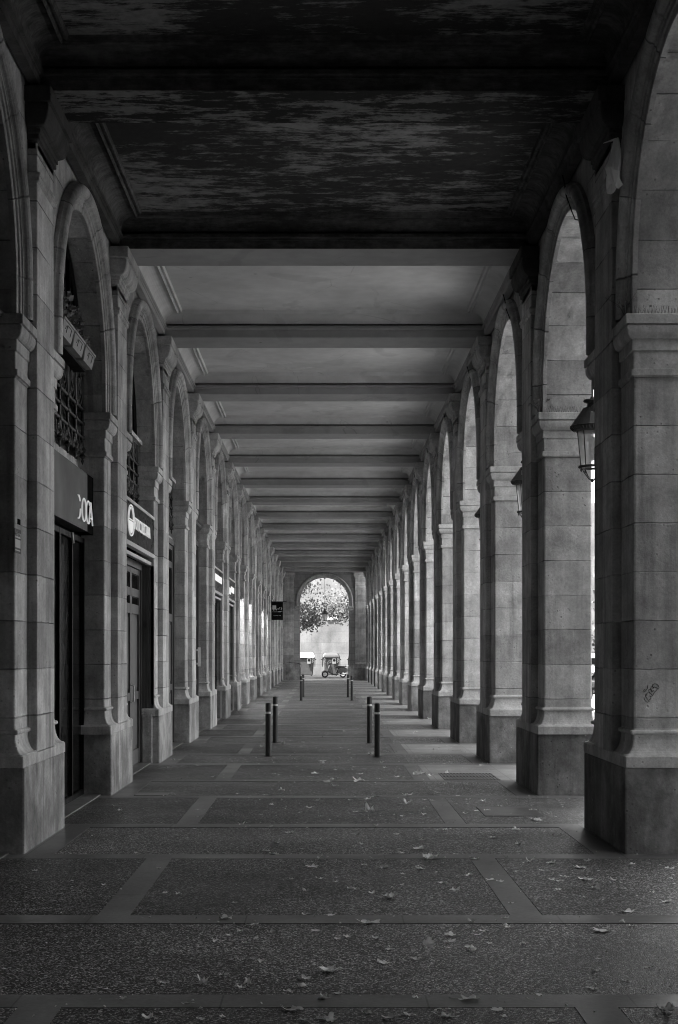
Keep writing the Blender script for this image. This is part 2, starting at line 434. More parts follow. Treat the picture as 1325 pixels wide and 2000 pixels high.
def f_impost(mb, s):
    x0, x1 = XS, (XO if s > 0 else 3.10)
    pr = [(0.003, 4.036), (0.012, 4.045), (0.028, 4.048), (0.028, 4.098), (0.006, 4.104), (0.006, 4.255), (0.02, 4.262), (0.02, 4.345)]
    for k in range(7):
        a = R(90 * k / 6); pr.append((0.02 + 0.055 * math.sin(a), 4.352 + 0.105 * (1 - math.cos(a))))
    pr += [(0.062, 4.462), (0.062, 4.472), (0.084, 4.475), (0.084, 4.548), (0.078, 4.557)]
    mb.stack(s * x0, s * x1, 0.05, 1.85, pr, r=0.012)
def f_pilaster(mb, s):
    mb.stack(s * (XP + 0.004), s * (XS + 0.03), 0.565, 1.35, [(0, z) for z in (0.73, 2, 3, 4, 5, 6.2)], r=0.012, course=CO)
    mb.stack(s * (XP + 0.004), s * (XS + 0.03), 0.565, 1.35, [(0.0, 5.85), (0.022, 5.865), (0.022, 5.905), (0.03, 5.91), (0.03, 5.935), (0.0, 5.95)], r=0.012)
    mb.stack(s * (XP + 0.004), s * (XS + 0.03), 0.50, 1.415, [(0.0, 0.732), (0.0, 0.83), (-0.012, 0.842)], r=0.012)
def f_capital(mb, s):
    pr = [(0.0, 6.15), (0.0, 6.225), (0.022, 6.232), (0.022, 6.275), (0.035, 6.28), (0.035, 6.32), (0.05, 6.325)]
    for k in range(8):
        a = R(90 * k / 7); pr.append((0.05 + 0.075 * math.sin(a), 6.33 + 0.17 * (1 - math.cos(a))))
    pr += [(0.118, 6.506), (0.118, 6.52), (0.145, 6.525), (0.145, 6.652), (0.138, 6.66)]
    mb.stack(s * (XP + 0.004), s * (XS + 0.2), 0.565, 1.35, pr, r=0.015)

def arch_path(r, seg=40, z0=Z_SPR, zc=Z_CEN):
    pts = [(-r, z0)]
    for k in range(seg + 1):
        a = PI - PI * k / seg; pts.append((r * math.cos(a), zc + r * math.sin(a)))
    pts.append((r, z0)); return pts
def arc_len(pts):
    L = [0.0]
    for a, b in zip(pts, pts[1:]): L.append(L[-1] + math.hypot(b[0] - a[0], b[1] - a[1]))
    return L
def f_arch(mb, s):
    """spandrel wall with its arched opening, bay-centred in y (+-2.5)"""
    x0, x1 = s * XS, s * (XO if s > 0 else 2.98)
    pts = arch_path(R_IN); L = arc_len(pts); tot = L[-1]
    cs = [(min(l, tot - l)) / 0.405 + 30.45 for l in L]
    vs = []; c = []
    for (y, z), k in zip(pts, cs): vs += [(x0, y, z), (x1, y, z)]; c += [k, k]
    mb.add(vs, [(2 * i, 2 * i + 1, 2 * i + 3, 2 * i + 2) for i in range(len(pts) - 1)], c)
    ZT = 7.16
    for x in (x0, x1):
        vs = []; c = []
        for y, z in pts: vs += [(x, y, z), (x, y, ZT)]; c += [(z - Z_SPR) / 0.40 + 50.5, (ZT - Z_SPR) / 0.40 + 50.5]
        mb.add(vs, [(2 * i, 2 * i + 1, 2 * i + 3, 2 * i + 2) for i in range(1, len(pts) - 2)], c)
        for sy in (-1, 1):
            q = [(x, sy * R_IN, 4.10), (x, sy * 2.5, 4.10), (x, sy * 2.5, ZT), (x, sy * R_IN, ZT)]
            mb.add(q, [(0, 1, 2, 3)], lambda p: (p[2] - Z_SPR) / 0.40 + 50.5)
    for sy in (-1, 1):   # jamb faces behind the impost
        q = [(x0, sy * R_IN, 4.10), (x1, sy * R_IN, 4.10), (x1, sy * R_IN, Z_SPR), (x0, sy * R_IN, Z_SPR)]
        mb.add(q, [(0, 1, 2, 3)], 0.5)
def archivolt(mb, s, x, rin, prof, z0=Z_SPR, zc=Z_CEN, seg=40, axis='x'):
    rows = []
    base = arch_path(rin, seg, z0, zc); L = arc_len(base); tot = L[-1]
    for dr, pj in prof:
        rows.append([(p[0], p[1], pj) for p in arch_path(rin + dr, seg, z0, zc)])
    n = len(base); vs = []; c = []
    for row in rows:
        for i, (u, z, pj) in enumerate(row):
            vs.append((s * (x - pj), u, z) if axis == 'x' else (u, x - pj, z)); c.append(min(L[i], tot - L[i]) / 0.62 + 60.45)
    fs = []
    for r_ in range(len(rows) - 1):
        for i in range(n - 1):
            a = r_ * n + i; fs.append((a, a + 1, a + 1 + n, a + n))
    mb.add(vs, fs, c)
APROF = [(-0.004, -0.03), (-0.004, 0.012), (0.006, 0.018), (0.05, 0.018), (0.055, 0.032), (0.06, 0.036), (0.098, 0.036), (0.103, 0.05), (0.115, 0.052), (0.122, 0.046), (0.130, 0.058)] + \
        [(0.195 - 0.062 * math.cos(R(180 * k / 8)), 0.062 + 0.052 * math.sin(R(180 * k / 8))) for k in range(9)] + [(0.262, 0.05), (0.27, 0.04), (0.27, -0.02)]

def beam_mesh(name, mi_front, mi_sof):
    mb = MB()
    mb.box(-XS, XS, 0.565, 1.35, 6.664, 6.664 + 0.001, mi=mi_sof) if False else None
    # soffit
    mb.add([(-XP, 0.565, 6.662), (XP, 0.565, 6.662), (XP, 1.35, 6.662), (-XP, 1.35, 6.662)], [(0, 1, 2, 3)], 0.5, mi_sof)
    prof = [(0.0, 6.662), (0.0, 6.762), (0.012, 6.766), (0.012, 6.782), (0.055, 6.79), (0.055, 6.826), (0.048, 6.832), (-0.05, 6.834), (-0.05, 6.872), (0.002, 6.874), (0.002, 7.12)]
    for sy, y in ((-1, 0.565), (1, 1.35)):
        vs = []
        for off, z in prof: vs += [(-XS, y + sy * off, z), (XS, y + sy * off, z)]
        mb.add(vs, [(2 * i, 2 * i + 1, 2 * i + 3, 2 * i + 2) for i in range(len(prof) - 1)], 0.5, mi_front)
    return mb.mesh(name)
def panel_mesh():
    """coffer between two beams: y from 1.35 to 5.565 (pier-local)"""
    mb = MB()
    mb.add([(-2.20, 1.63, 7.028), (2.20, 1.63, 7.028), (2.20, 5.285, 7.028), (-2.20, 5.285, 7.028)], [(0, 1, 2, 3)])
    return mb.mesh('ceiling_panel')
def cove_mesh():
    mb = MB()
    x, y0, y1 = 2.50, 1.352, 5.563
    pr = [(0.0, 6.874)]
    for k in range(9):
        a = R(90 * k / 8); pr.append((-0.004 - 0.176 * (1 - math.cos(a)) , 6.876 + 0.144 * math.sin(a)))
    pr += [(-0.205, 7.02), (-0.205, 6.988), (-0.217, 6.976), (-0.232, 6.988), (-0.236, 7.012), (-0.262, 7.012), (-0.264, 6.992), (-0.280, 6.992), (-0.286, 7.012), (-0.296, 7.029), (-0.32, 7.029)]
    mb.stack(-x, x, y0, y1, pr, r=0.002, caps=False)
    return mb.mesh('cove_moulding')
def f_architrave(mb, s):
    prof = [(2.60, 6.69), (2.505, 6.69), (2.505, 6.765), (2.49, 6.77), (2.49, 6.785), (2.468, 6.79), (2.468, 6.828), (2.56, 6.834), (2.56, 6.872), (2.497, 6.874), (2.497, 6.90), (2.60, 6.90)]
    mb.prism([(s * x, z) for x, z in prof], 'y', 1.353, 5.562)

me = {}
for s, k in ((1, 'R'), (-1, 'L')):
    me['shaft' + k] = sgn_mesh('pier_shaft', f_shaft, s); me['plinth' + k] = sgn_mesh('plinth', f_plinth, s); me['base' + k] = sgn_mesh('base_moulding', f_base, s)
    me['impost' + k] = sgn_mesh('impost', f_impost, s); me['pil' + k] = sgn_mesh('pilaster', f_pilaster, s); me['cap' + k] = sgn_mesh('capital', f_capital, s)
    me['arch' + k] = sgn_mesh('arch', f_arch, s); me['archi' + k] = sgn_mesh('architrave', f_architrave, s)
    mb = MB(); archivolt(mb, s, XS, R_IN, APROF); me['volt' + k] = mb.mesh('archivolt', smooth=False)
def part(name, mesh, mat, parent, loc=(0, 0, 0), label=None):
    """part whose mesh is shared; material kept on the object"""
    o = bpy.data.objects.new(name, mesh); COL.objects.link(o); o.parent = parent; o.location = loc
    mats = mat if isinstance(mat, (list, tuple)) else [mat]
    while len(mesh.materials) < len(mats): mesh.materials.append(None)
    for i, m in enumerate(mats):
        o.material_slots[i].link = 'OBJECT'; o.material_slots[i].material = m
    if label: o['label'] = label
    return o
piers = {}
for n in range(N0, N1 + 1):
    for s, k in ((1, 'R'), (-1, 'L')):
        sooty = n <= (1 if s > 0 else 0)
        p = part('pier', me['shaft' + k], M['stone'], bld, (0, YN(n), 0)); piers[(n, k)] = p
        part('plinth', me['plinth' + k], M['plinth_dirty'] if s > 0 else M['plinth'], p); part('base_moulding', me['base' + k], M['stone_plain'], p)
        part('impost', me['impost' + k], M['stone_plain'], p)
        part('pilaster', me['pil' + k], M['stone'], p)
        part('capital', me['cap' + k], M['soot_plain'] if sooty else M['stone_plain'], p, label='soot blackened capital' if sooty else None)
beam_light = beam_mesh('ceiling_beam', 0, 1); panel_me = panel_mesh(); cove_me = cove_mesh()
for n in range(N0, N1 + 1):
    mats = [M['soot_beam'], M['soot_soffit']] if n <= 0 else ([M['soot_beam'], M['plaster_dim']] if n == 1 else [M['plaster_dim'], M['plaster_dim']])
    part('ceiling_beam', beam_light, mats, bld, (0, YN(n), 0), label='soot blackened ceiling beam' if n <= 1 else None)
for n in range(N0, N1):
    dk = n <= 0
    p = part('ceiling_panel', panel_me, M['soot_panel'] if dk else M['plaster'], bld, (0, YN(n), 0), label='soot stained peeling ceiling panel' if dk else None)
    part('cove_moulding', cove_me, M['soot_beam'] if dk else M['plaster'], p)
    for s, k in ((1, 'R'), (-1, 'L')):
        part('architrave', me['archi' + k], (M['soot_plain'] if dk else M['plaster_dim']), bld, (0, YN(n), 0))
        a = part('arch', me['arch' + k], M['soot_stone'] if (dk and False) else M['spandrel'], bld, (0, YN(n) + 3.45, 0))
        part('archivolt', me['volt' + k], M['stone'], a)
# upper storey, back wall and closing walls
mb = MB()
mb.box(-14, XO + 0.06, -13.2, Y_END + 0.75, 7.16, 9.0)
mb.box(-14.15, XO + 0.45, -13.4, Y_END + 1.0, 9.0, 9.25)
mb.box(-14, XO + 0.16, -13.3, Y_END + 0.85, 7.45, 7.65)
link('upper_storey', mb.mesh('upper_storey'), M['facade'], bld)
mb = MB(); mb.box(-14, -3.12, -13.2, Y_END + 0.6, 0, 7.16); link('shop_block', mb.mesh('shop_block'), M['facade'], bld)
mb = MB(); mb.box(-3.12, XO, -13.2, -12.8, 0, 7.16); link('rear_light_block', mb.mesh('rear_light_block'), M['facade'], bld)  # unseen wall added to keep sky light out of the rear end

# ---- end wall with its arch
ew = None
def end_wall():
    r, z0, zc = 1.51, 4.60, 4.86
    mb = MB(); pts = arch_path(r, 32, z0, zc); ZT = 7.16; y0, y1 = Y_END, Y_END + 0.6
    vs = []
    for x, z in pts: vs += [(x, y0, z), (x, y1, z)]
    mb.add(vs, [(2 * i, 2 * i + 1, 2 * i + 3, 2 * i + 2) for i in range(len(pts) - 1)])
    for y in (y0, y1):
        vs = []
        for x, z in pts: vs += [(x, y, z), (x, y, ZT)]
        mb.add(vs, [(2 * i, 2 * i + 1, 2 * i + 3, 2 * i + 2) for i in range(1, len(pts) - 2)])
        for s in (-1, 1):
            mb.add([(s * r, y, 0), (s * 3.3, y, 0), (s * 3.3, y, ZT), (s * r, y, ZT)], [(0, 1, 2, 3)])
    for s in (-1, 1):
        mb.add([(s * r, y0, 0), (s * r, y1, 0), (s * r, y1, z0), (s * r, y0, z0)], [(0, 1, 2, 3)])
        mb.add([(s * 3.3, y0, 0), (s * 3.3, y1, 0), (s * 3.3, y1, ZT), (s * 3.3, y0, ZT)], [(0, 1, 2, 3)])
    e = link('end_wall', mb.mesh('end_wall'), M['arcade_end'], bld)
    mb = MB(); archivolt(mb, 1, Y_END, r, APROF, z0, zc, axis='y'); link('archivolt', mb.mesh('archivolt'), M['stone_plain'], e)
    for s in (-1, 1):
        mb = MB(); mb.stack(s * r, s * (r + 0.27), Y_END - 0.02, Y_END + 0.5, [(0.002, 4.30), (0.02, 4.33), (0.02, 4.42), (0.05, 4.47), (0.05, 4.52), (0.07, 4.53), (0.07, 4.60)]); link('impost', mb.mesh('impost'), M['stone_plain'], e)
        mb = MB(); mb.stack(s * (r + 0.0), s * 2.60, Y_END - 0.06, Y_END + 0.55, [(0.06, 0), (0.06, 0.78), (0.04, 0.83), (0.015, 0.95), (0.02, 1.0), (0.0, 1.03)]); link('plinth', mb.mesh('plinth'), M['plinth'], e)
        mb = MB(); mb.stack(s * 1.90, s * 2.60, Y_END - 0.09, Y_END + 0.1, [(0, 1.0), (0, 3.0), (0, 5.85), (0.02, 5.87), (0.02, 5.93), (0, 5.95), (0, 6.26), (0.03, 6.30), (0.03, 6.36), (0.08, 6.48), (0.1, 6.5), (0.1, 6.66)], course=CO); link('pilaster', mb.mesh('pilaster'), M['stone'], e)
    # thin cable crossing the left plinth top
    mb = MB(); mb.tube([(-2.55, Y_END - 0.13, 1.06), (-2.1, Y_END - 0.13, 1.09), (-1.7, Y_END - 0.13, 1.06), (-1.45, Y_END - 0.13, 1.0)], 0.02, 6); link('cable', mb.mesh('cable'), M['blackmetal'], e)
end_wall()

# ------------------------------------------------------------------ shopfronts on the left
def grille_mesh(y0, y1, x):
    mb = MB(); r = 0.017
    ys = [y1 - 0.07 - 0.5 * k for k in range(7)]
    for z in (4.25, 4.415, 4.585, 5.0): mb.tube([(x, y0, z), (x, y1, z)], r, 8)
    for y in ys:
        mb.tube([(x, y, 4.12), (x, y, 5.0)], r, 8)
        mb.lathe(x, y, [(0.004, 3.93), (0.018, 3.97), (0.012, 4.0), (0.04, 4.03), (0.018, 4.06), (0.045, 4.10), (0.022, 4.14), (0.017, 4.18)], 10)
        for z in (4.25, 4.415, 4.585): mb.lathe(x, y, [(0.018, z - 0.03), (0.032, z - 0.015), (0.032, z + 0.015), (0.018, z + 0.03)], 10)
    for a, b in zip(ys[1:], ys):
        c = (a + b) / 2
        for rr in (0.195, 0.115):
            mb.tube([(x, c + rr * math.cos(2 * PI * k / 24), 4.79 + rr * math.sin(2 * PI * k / 24)) for k in range(24)], 0.012, 6, closed=True)
        for sg in (-1, 1):    # scrolls inside the ring
            mb.tube([(x, c + sg * (0.02 + 0.085 * (1 - t / 9) * abs(math.sin(t * 0.7))), 4.69 + 0.2 * t / 9) for t in range(10)], 0.009, 6)
        # lace at the bottom
        for sg in (-1, 1):
            mb.tube([(x, c + sg * (0.23 - 0.02 * t), 4.24 - 0.16 * math.sin(t / 9 * PI * 0.6) + 0.035 * math.cos(t * 1.3)) for t in range(10)], 0.013, 6)
            mb.tube([(x, c + sg * 0.17 + 0.05 * math.cos(2 * PI * k / 12), 4.12 + 0.05 * math.sin(2 * PI * k / 12)) for k in range(12)], 0.011, 6, closed=True)
        mb.tube([(x, c, 4.25), (x, c, 4.1), (x, c, 4.05)], [0.012, 0.02, 0.004], 6)
    return mb.mesh('window_grille')

def lunette(i, y0, y1):
    w = MB(); x = -2.93
    w.box(x - 0.02, x, y0 - 0.1, y1 + 0.1, 4.97, 6.75)
    l = link('lunette_window', w.mesh('lunette_window'), M['voidglass'], bld)
    fr = MB(); yc = (y0 + y1) / 2
    pts = [(yc - 1.56, 4.97)] + [(yc + 1.56 * math.cos(PI - PI * k / 24), Z_CEN + 1.56 * math.sin(PI - PI * k / 24)) for k in range(25)] + [(yc + 1.56, 4.97)]
    fr.tube([(x + 0.02, a, b) for a, b in pts], 0.04, 6)
    for q in (-0.78, 0.0, 0.78): fr.box(x, x + 0.04, yc + q - 0.025, yc + q + 0.025, 4.97, 6.3 if q else 6.38)
    fr.box(x + 0.003, x + 0.05, y0, y1, 4.95, 5.03)
    link('window_frame', fr.mesh('window_frame'), M['blackmetal'], l)
    return l

def text_mesh(txt, size, ext=0.004, spacing=1.0, bold=0.0, shear=0.0):
    cu = bpy.data.curves.new('lettering', 'FONT'); cu.body = txt; cu.size = size; cu.extrude = ext; cu.space_character = spacing; cu.offset = bold
    cu.align_x = 'CENTER'; cu.align_y = 'CENTER'; cu.resolution_u = 6
    o = bpy.data.objects.new('lettering', cu); COL.objects.link(o)
    bpy.context.view_layer.update()
    m = bpy.data.meshes.new_from_object(o.evaluated_get(bpy.context.evaluated_depsgraph_get()))
    bpy.data.objects.remove(o); m.name = 'lettering'; return m
def put_text(txt, parent, x, yc, z, width, height, mat, name='lettering', bold=0.0, facing='+x'):
    """lettering on a plane facing +x: reads along +y (left wall seen from the passage)"""
    m = text_mesh(txt, 1.0, 0.004, bold=bold)
    xs = [v.co.x for v in m.vertices]; zs = [v.co.y for v in m.vertices]
    w, h = max(xs) - min(xs), max(zs) - min(zs); cx, cz = (max(xs) + min(xs)) / 2, (max(zs) + min(zs)) / 2
    for v in m.vertices:
        u, q, d = (v.co.x - cx) / w * width, (v.co.y - cz) / h * height, v.co.z
        v.co = (x + d, yc + u, z + q) if facing == '+x' else (x + u, yc - d, z + q)
    m.materials.clear(); m.materials.append(mat)
    return link(name, m, None, parent)

def wood_door(y0, y1, ztop, x, glass_top=True, handle=None, mat='wood'):
    yc = (y0 + y1) / 2
    f = MB()
    f.box(x - 0.06, x + 0.06, y0, y0 + 0.10, 0.02, ztop); f.box(x - 0.06, x + 0.06, y1 - 0.10, y1, 0.02, ztop); f.box(x - 0.06, x + 0.06, y0 + 0.10, y1 - 0.10, ztop - 0.1, ztop)
    fo = link('door_frame', f.mesh('door_frame'), M[mat], bld)
    span = (y1 - y0 - 0.2)
    for k in range(3):
        a = y0 + 0.10 + span * k / 3 + 0.004; b = y0 + 0.10 + span * (k + 1) / 3 - 0.004
        d = MB()
        d.box(x - 0.03, x + 0.0, a, b, 0.03, ztop - 0.104)
        zt = ztop - 0.104
        rails = [0.03, 0.25, 1.0, 1.12, 2.28, 2.42, zt - 0.42, zt - 0.3, zt - 0.08, zt]
        for q in (0, 2, 4, 6, 8): d.box(x + 0.0, x + 0.028, a + 0.09, b - 0.09, rails[q] + 0.001, rails[q + 1])
        d.box(x + 0.0, x + 0.032, a, a + 0.09, 0.03, zt); d.box(x + 0.0, x + 0.032, b - 0.09, b, 0.03, zt)
        for z0_, z1_ in ((0.25, 1.0), (1.12, 2.28)): d.stack(x + 0.0, x + 0.012, a + 0.14, b - 0.14, [(0, z0_ + 0.06), (0, z1_ - 0.06)], r=0.004)
        do = link('door', d.mesh('door'), M[mat], fo)
        if glass_top:
            g = MB(); g.box(x + 0.001, x + 0.006, a + 0.1, b - 0.1, 2.43, zt - 0.43); g.box(x + 0.001, x + 0.006, a + 0.1, b - 0.1, zt - 0.29, zt - 0.09)
            go = link('door_glass', g.mesh('door_glass'), M['darkglass'], fo)
        if k == 1 and handle is None:
            h = MB(); h.tube([(x + 0.04, b - 0.05, 0.98), (x + 0.08, b - 0.05, 0.99), (x + 0.08, b - 0.05, 1.22), (x + 0.04, b - 0.05, 1.23)], 0.012, 8); link('door_handle', h.mesh('door_handle'), M['metal'], fo)
    return fo
def glass_doors(y0, y1, ztop, x):
    f = MB()
    nl = 4; span = y1 - y0
    for k in range(nl + 1):
        yy = y0 + 0.03 + (span - 0.06) * k / nl; f.box(x - 0.03, x + 0.03, yy - 0.03, yy + 0.03, 0.02, ztop)
    for k in range(nl):
        a = y0 + 0.06 + (span - 0.06) * k / nl; b = y0 + (span - 0.06) * (k + 1) / nl
        for z in (0.02, ztop - 0.06): f.box(x - 0.028, x + 0.028, a, b, z, z + 0.06)
    fo = link('door_frame', f.mesh('door_frame'), M['blackmetal'], bld)
    g = MB()
    for k in range(nl):
        a = y0 + 0.06 + (span - 0.06) * k / nl; b = y0 + (span - 0.06) * (k + 1) / nl
        g.box(x - 0.008, x, a, b, 0.08, ztop - 0.06)
    link('door_glass', g.mesh('door_glass'), M['darkglass'], fo)
    return fo
def transom_cornice(y0, y1, x=-2.9):
    mb = MB(); mb.prism([(x - 0.05, 4.18), (x + 0.03, 4.18), (x + 0.03, 4.27), (x + 0.06, 4.29), (x + 0.06, 4.36), (x + 0.10, 4.41), (x + 0.17, 4.45), (x + 0.17, 4.52), (x + 0.19, 4.53), (x + 0.19, 4.57), (x - 0.05, 4.60)], 'y', y0, y1)
    return link('transom_cornice', mb.mesh('transom_cornice'), M['wood'], bld)
def dark_window(y0, y1, z0, z1, x=-2.95):
    mb = MB(); mb.box(x - 0.02, x, y0, y1, z0, z1); return link('transom_window', mb.mesh('transom_window'), M['voidglass'], bld)

STYLE = {-1: 'C', 0: 'A', 1: 'B', 2: 'G', 3: 'E', 4: 'D', 5: 'D', 6: 'L', 7: 'L', 8: 'C', 9: 'L', 10: 'L', 11: 'C', 12: 'E', 13: 'C', 14: 'C'}
shop_sign = {}
for i in range(-2, N1):
    st = STYLE.get(i, 'C'); y0, y1 = YN(i) + 1.853, YN(i) + 5.047
    lunette(i, y0, y1)
    sill = MB(); sill.box(-3.1, -2.66, y0 + 0.04, y1 - 0.04, 0.004, 0.018); link('door_sill', sill.mesh('door_sill'), M['strip'], bld)
    if st in 'ABG':
        dark_window(y0, y1, 3.86, 4.97)
        link('window_grille', grille_mesh(y0 + 0.02, y1 - 0.02, -2.87), M['iron'], bld)
        sh = MB(); sh.box(-2.96, -2.73 if i == 0 else -2.80, y0, 16.53 if i == 0 else y1, 4.905 if i == 0 else 4.885, 4.928 if i == 0 else 4.945); link('window_ledge', sh.mesh('window_ledge'), M['blackmetal' if i == 0 else 'stone_plain'], bld)
        le = MB(); le.stack(-2.98, -2.86, y0, y1, [(0, 3.80), (0, 3.855), (-0.02, 3.875)], r=0.01); link('lintel_ledge', le.mesh('lintel_ledge'), M['stone_plain'], bld)
        wb = MB(); wb.box(-2.96, -2.935, y0, y1, 3.87, 3.99); link('window_sill', wb.mesh('window_sill'), M['stone_plain'], bld)
    else:
        if st in 'CE': transom_cornice(y0, y1); dark_window(y0, y1, 4.5, 4.98)
    if st == 'A':
        glass_doors(y0, y1, 3.06, -2.89)
        pn = MB(); pn.box(-2.95, -2.90, y0, y1, 3.06, 3.80); link('door_lintel', pn.mesh('door_lintel'), M['signdark'], bld)
        cl = MB(); cl.tube([(-2.83, y1 - 1.02, 3.05), (-2.82, y1 - 1.0, 2.93)], 0.014, 8); link('door_closer', cl.mesh('door_closer'), M['metal'], bld)
    elif st in 'BD':
        # sign case flush with the pier faces; signs themselves are things of their own
        fr = MB()
        fr.box(-2.90, -2.605, y0, y1, 3.73, 3.775); fr.stack(-2.68, -2.60, y0, y1, [(0, 3.14), (0, 3.20)], r=0.02); fr.box(-2.72, -2.66, y0, y1, 3.04, 3.09)
        fr.box(-2.66, -2.61, y1 - 0.05, y1, 0.9, 3.04) if st == 'B' else fr.box(-2.68, -2.63, y1 - 0.05, y1, 0.02, 3.04)
        link('shopfront_frame', fr.mesh('shopfront_frame'), M['metal'], bld)
        cv = MB(); cv.box(-2.95, -2.90, y0, y1, 3.0, 3.80); link('shopfront_backing', cv.mesh('shopfront_backing'), M['signdark'], bld)
        if st == 'B':
            wood_door(y0, y1 - 0.0, 3.06, -2.86)
            jl = MB()
            for q in range(4): jl.box(-2.80 + 0.045 * q, -2.757 + 0.045 * q, y1 - 0.05, y1 - 0.006 * (q % 2), 0.77, 3.03)
            link('jamb_lining', jl.mesh('jamb_lining'), M['wood_light'], bld)
            sb = MB(); sb.stack(-2.80, -2.64, y1 - 0.10, y1 - 0.002, [(0, 0.0), (0, 0.74), (-0.01, 0.76)], r=0.015); link('jamb_stone', sb.mesh('jamb_stone'), M['plinth'], bld)
        else:
            glass_doors(y0, y1 - 0.06, 3.04, -2.80)
        if st == 'D': dark_window(y0, y1, 3.78, 4.98)
    elif st == 'G':
        wood_door(y0, y1, 3.80, -2.88)
    elif st == 'C':
        wood_door(y0, y1, 4.16, -2.86)
    elif st == 'E':
        d = wood_door(y0, y1, 4.16, -2.86, handle='none')
        h = MB(); yb = y1 - 0.25
        h.box(-2.80, -2.745, yb - 0.02, yb + 0.03, 1.40, 1.82); h.box(-2.83, -2.80, yb - 0.02, yb + 0.03, 1.44, 1.48); h.box(-2.83, -2.80, yb - 0.02, yb + 0.03, 1.74, 1.78)
        link('door_handle', h.mesh('door_handle'), M['white'], d)
    elif st == 'L':
        glass_doors(y0, y1, 3.0, -2.85)
        le = MB(); le.box(-2.95, -2.72, y0, y1, 3.45, 3.56); link('shopfront_lintel', le.mesh('shopfront_lintel'), M['blackmetal'], bld)
        bk = MB(); bk.box(-2.95, -2.88, y0, y1, 3.0, 3.45); link('shopfront_backing', bk.mesh('shopfront_backing'), M['plaster'], bld)
        dark_window(y0, y1, 3.56, 4.98)
        lp = MB(); lp.box(-2.86, -2.76, y0 + 0.3, y1 - 0.25, 3.43, 3.449); link('lintel_lamp', lp.mesh('lintel_lamp'), M['lamp'], bld)

# ---- signs
def stroke(mb, pts, r=0.009): mb.tube(pts, r, 8)
y1 = YN(0) + 5.047
sg = thing('shop_sign', 'grey metal fascia sign with thin white lettering over the nearest dark glass shop door', 'sign', (-2.75, YN(0) + 3.45, 3.1))
mb = MB(); mb.box(-0.15, 0.0, -1.59, 1.13, 0.005, 0.675); link('sign_panel', mb.mesh('sign_panel'), M['signgrey'], sg)
mb = MB(); mb.box(-0.15, -0.004, 1.131, 1.59, 0.0, 0.68); link('sign_end', mb.mesh('sign_end'), M['signdark'], sg)
mb = MB(); xx = 0.035; zc = 0.215
def U(py_, q): return (xx, py_, zc + q)
# widths measured along the wall: D (arc only), O, C, A
hh = 0.128
def ell(cy, ry, rz, a0, a1, n=22): return [(xx, cy + ry * math.cos(R(a0 + (a1 - a0) * k / n)), zc + rz * math.sin(R(a0 + (a1 - a0) * k / n))) for k in range(n + 1)]
stroke(mb, ell(0.10, 0.20, hh, 92, 35)); stroke(mb, ell(0.10, 0.20, hh, -5, -92))
mb.tube(ell(0.645, 0.195, hh, 0, 360)[:-1], 0.009, 8, closed=True)
stroke(mb, ell(1.06, 0.20, hh, 45, 315))
stroke(mb, [(xx, 1.12, zc - hh), (xx, 1.30, zc + hh)]); stroke(mb, [(xx, 1.30, zc + hh), (xx, 1.50, zc - hh)]); stroke(mb, [(xx, 1.24, zc - 0.055), (xx, 1.44, zc - 0.055)], 0.008)
mb.v = [(v[0], 0.24 + v[1] * 0.70, v[2]) for v in mb.v]
link('lettering', mb.mesh('lettering'), M['lit'], sg)

def glass_sign(i, label):
    yc = YN(i) + 3.45
    s_ = thing('shop_sign', label, 'sign', (-2.612, yc, 3.20))
    m_ = MB(); m_.box(-0.03, 0.0, -1.56, 1.545, 0.003, 0.527); link('sign_glass', m_.mesh('sign_glass'), M['signglass'], s_)
    return s_
sg = glass_sign(1, 'black glass sign with white FOTOCOLECTANIA lettering and a half filled oval emblem')
# placement along the wall found from the photograph (seen very obliquely)
def wall_y(px, L): return L * F / (VX - px)
yc1 = YN(1) + 3.45
ya, yb = wall_y(263.5, 2.605) - yc1, wall_y(294, 2.605) - yc1
put_text('FOTOCOLECTANIA', sg, 0.006, (ya + yb) / 2, 0.285, yb - ya, 0.165, M['lit'], bold=0.0)
ey = wall_y(256.5, 2.605) - yc1
mb = MB(); rz, ry = 0.205, 0.30
mb.tube([(0.008, ey + ry * math.cos(2 * PI * k / 32), 0.285 + rz * math.sin(2 * PI * k / 32)) for k in range(32)], 0.011, 6, closed=True)
half = [(ey + ry * 0.78 * math.cos(R(180 + 180 * k / 20)), 0.275 + rz * 0.80 * math.sin(R(180 + 180 * k / 20))) for k in range(21)]
mb.prism(half, 'x', 0.002, 0.010)
mb.tube([(0.008, ey + ry * 0.74 * math.cos(R(180 * k / 20)), 0.295 + rz * 0.78 * math.sin(R(180 * k / 20))) for k in range(21)], 0.009, 6)
mb.tube([(0.008, ey - ry * 0.74, 0.295), (0.008, ey + ry * 0.74, 0.295)], 0.009, 6)
link('emblem', mb.mesh('emblem'), M['lit'], sg)
for i, lab, a, b in ((4, 'black glass sign with a long white band over the fifth shop', -1.4, 1.1), (5, 'black glass sign with two short white panels, farther along the left wall', -0.5, 1.1)):
    s_ = glass_sign(i, lab)
    m_ = MB()
    if i == 4: m_.box(0.001, 0.010, a, b, 0.235, 0.40)
    else: m_.box(0.001, 0.010, -0.30, b, 0.19, 0.36); m_.box(0.001, 0.010, -1.2, -0.36, 0.12, 0.30)
    w_ = link('sign_band', m_.mesh('sign_band'), M['lit'], s_)
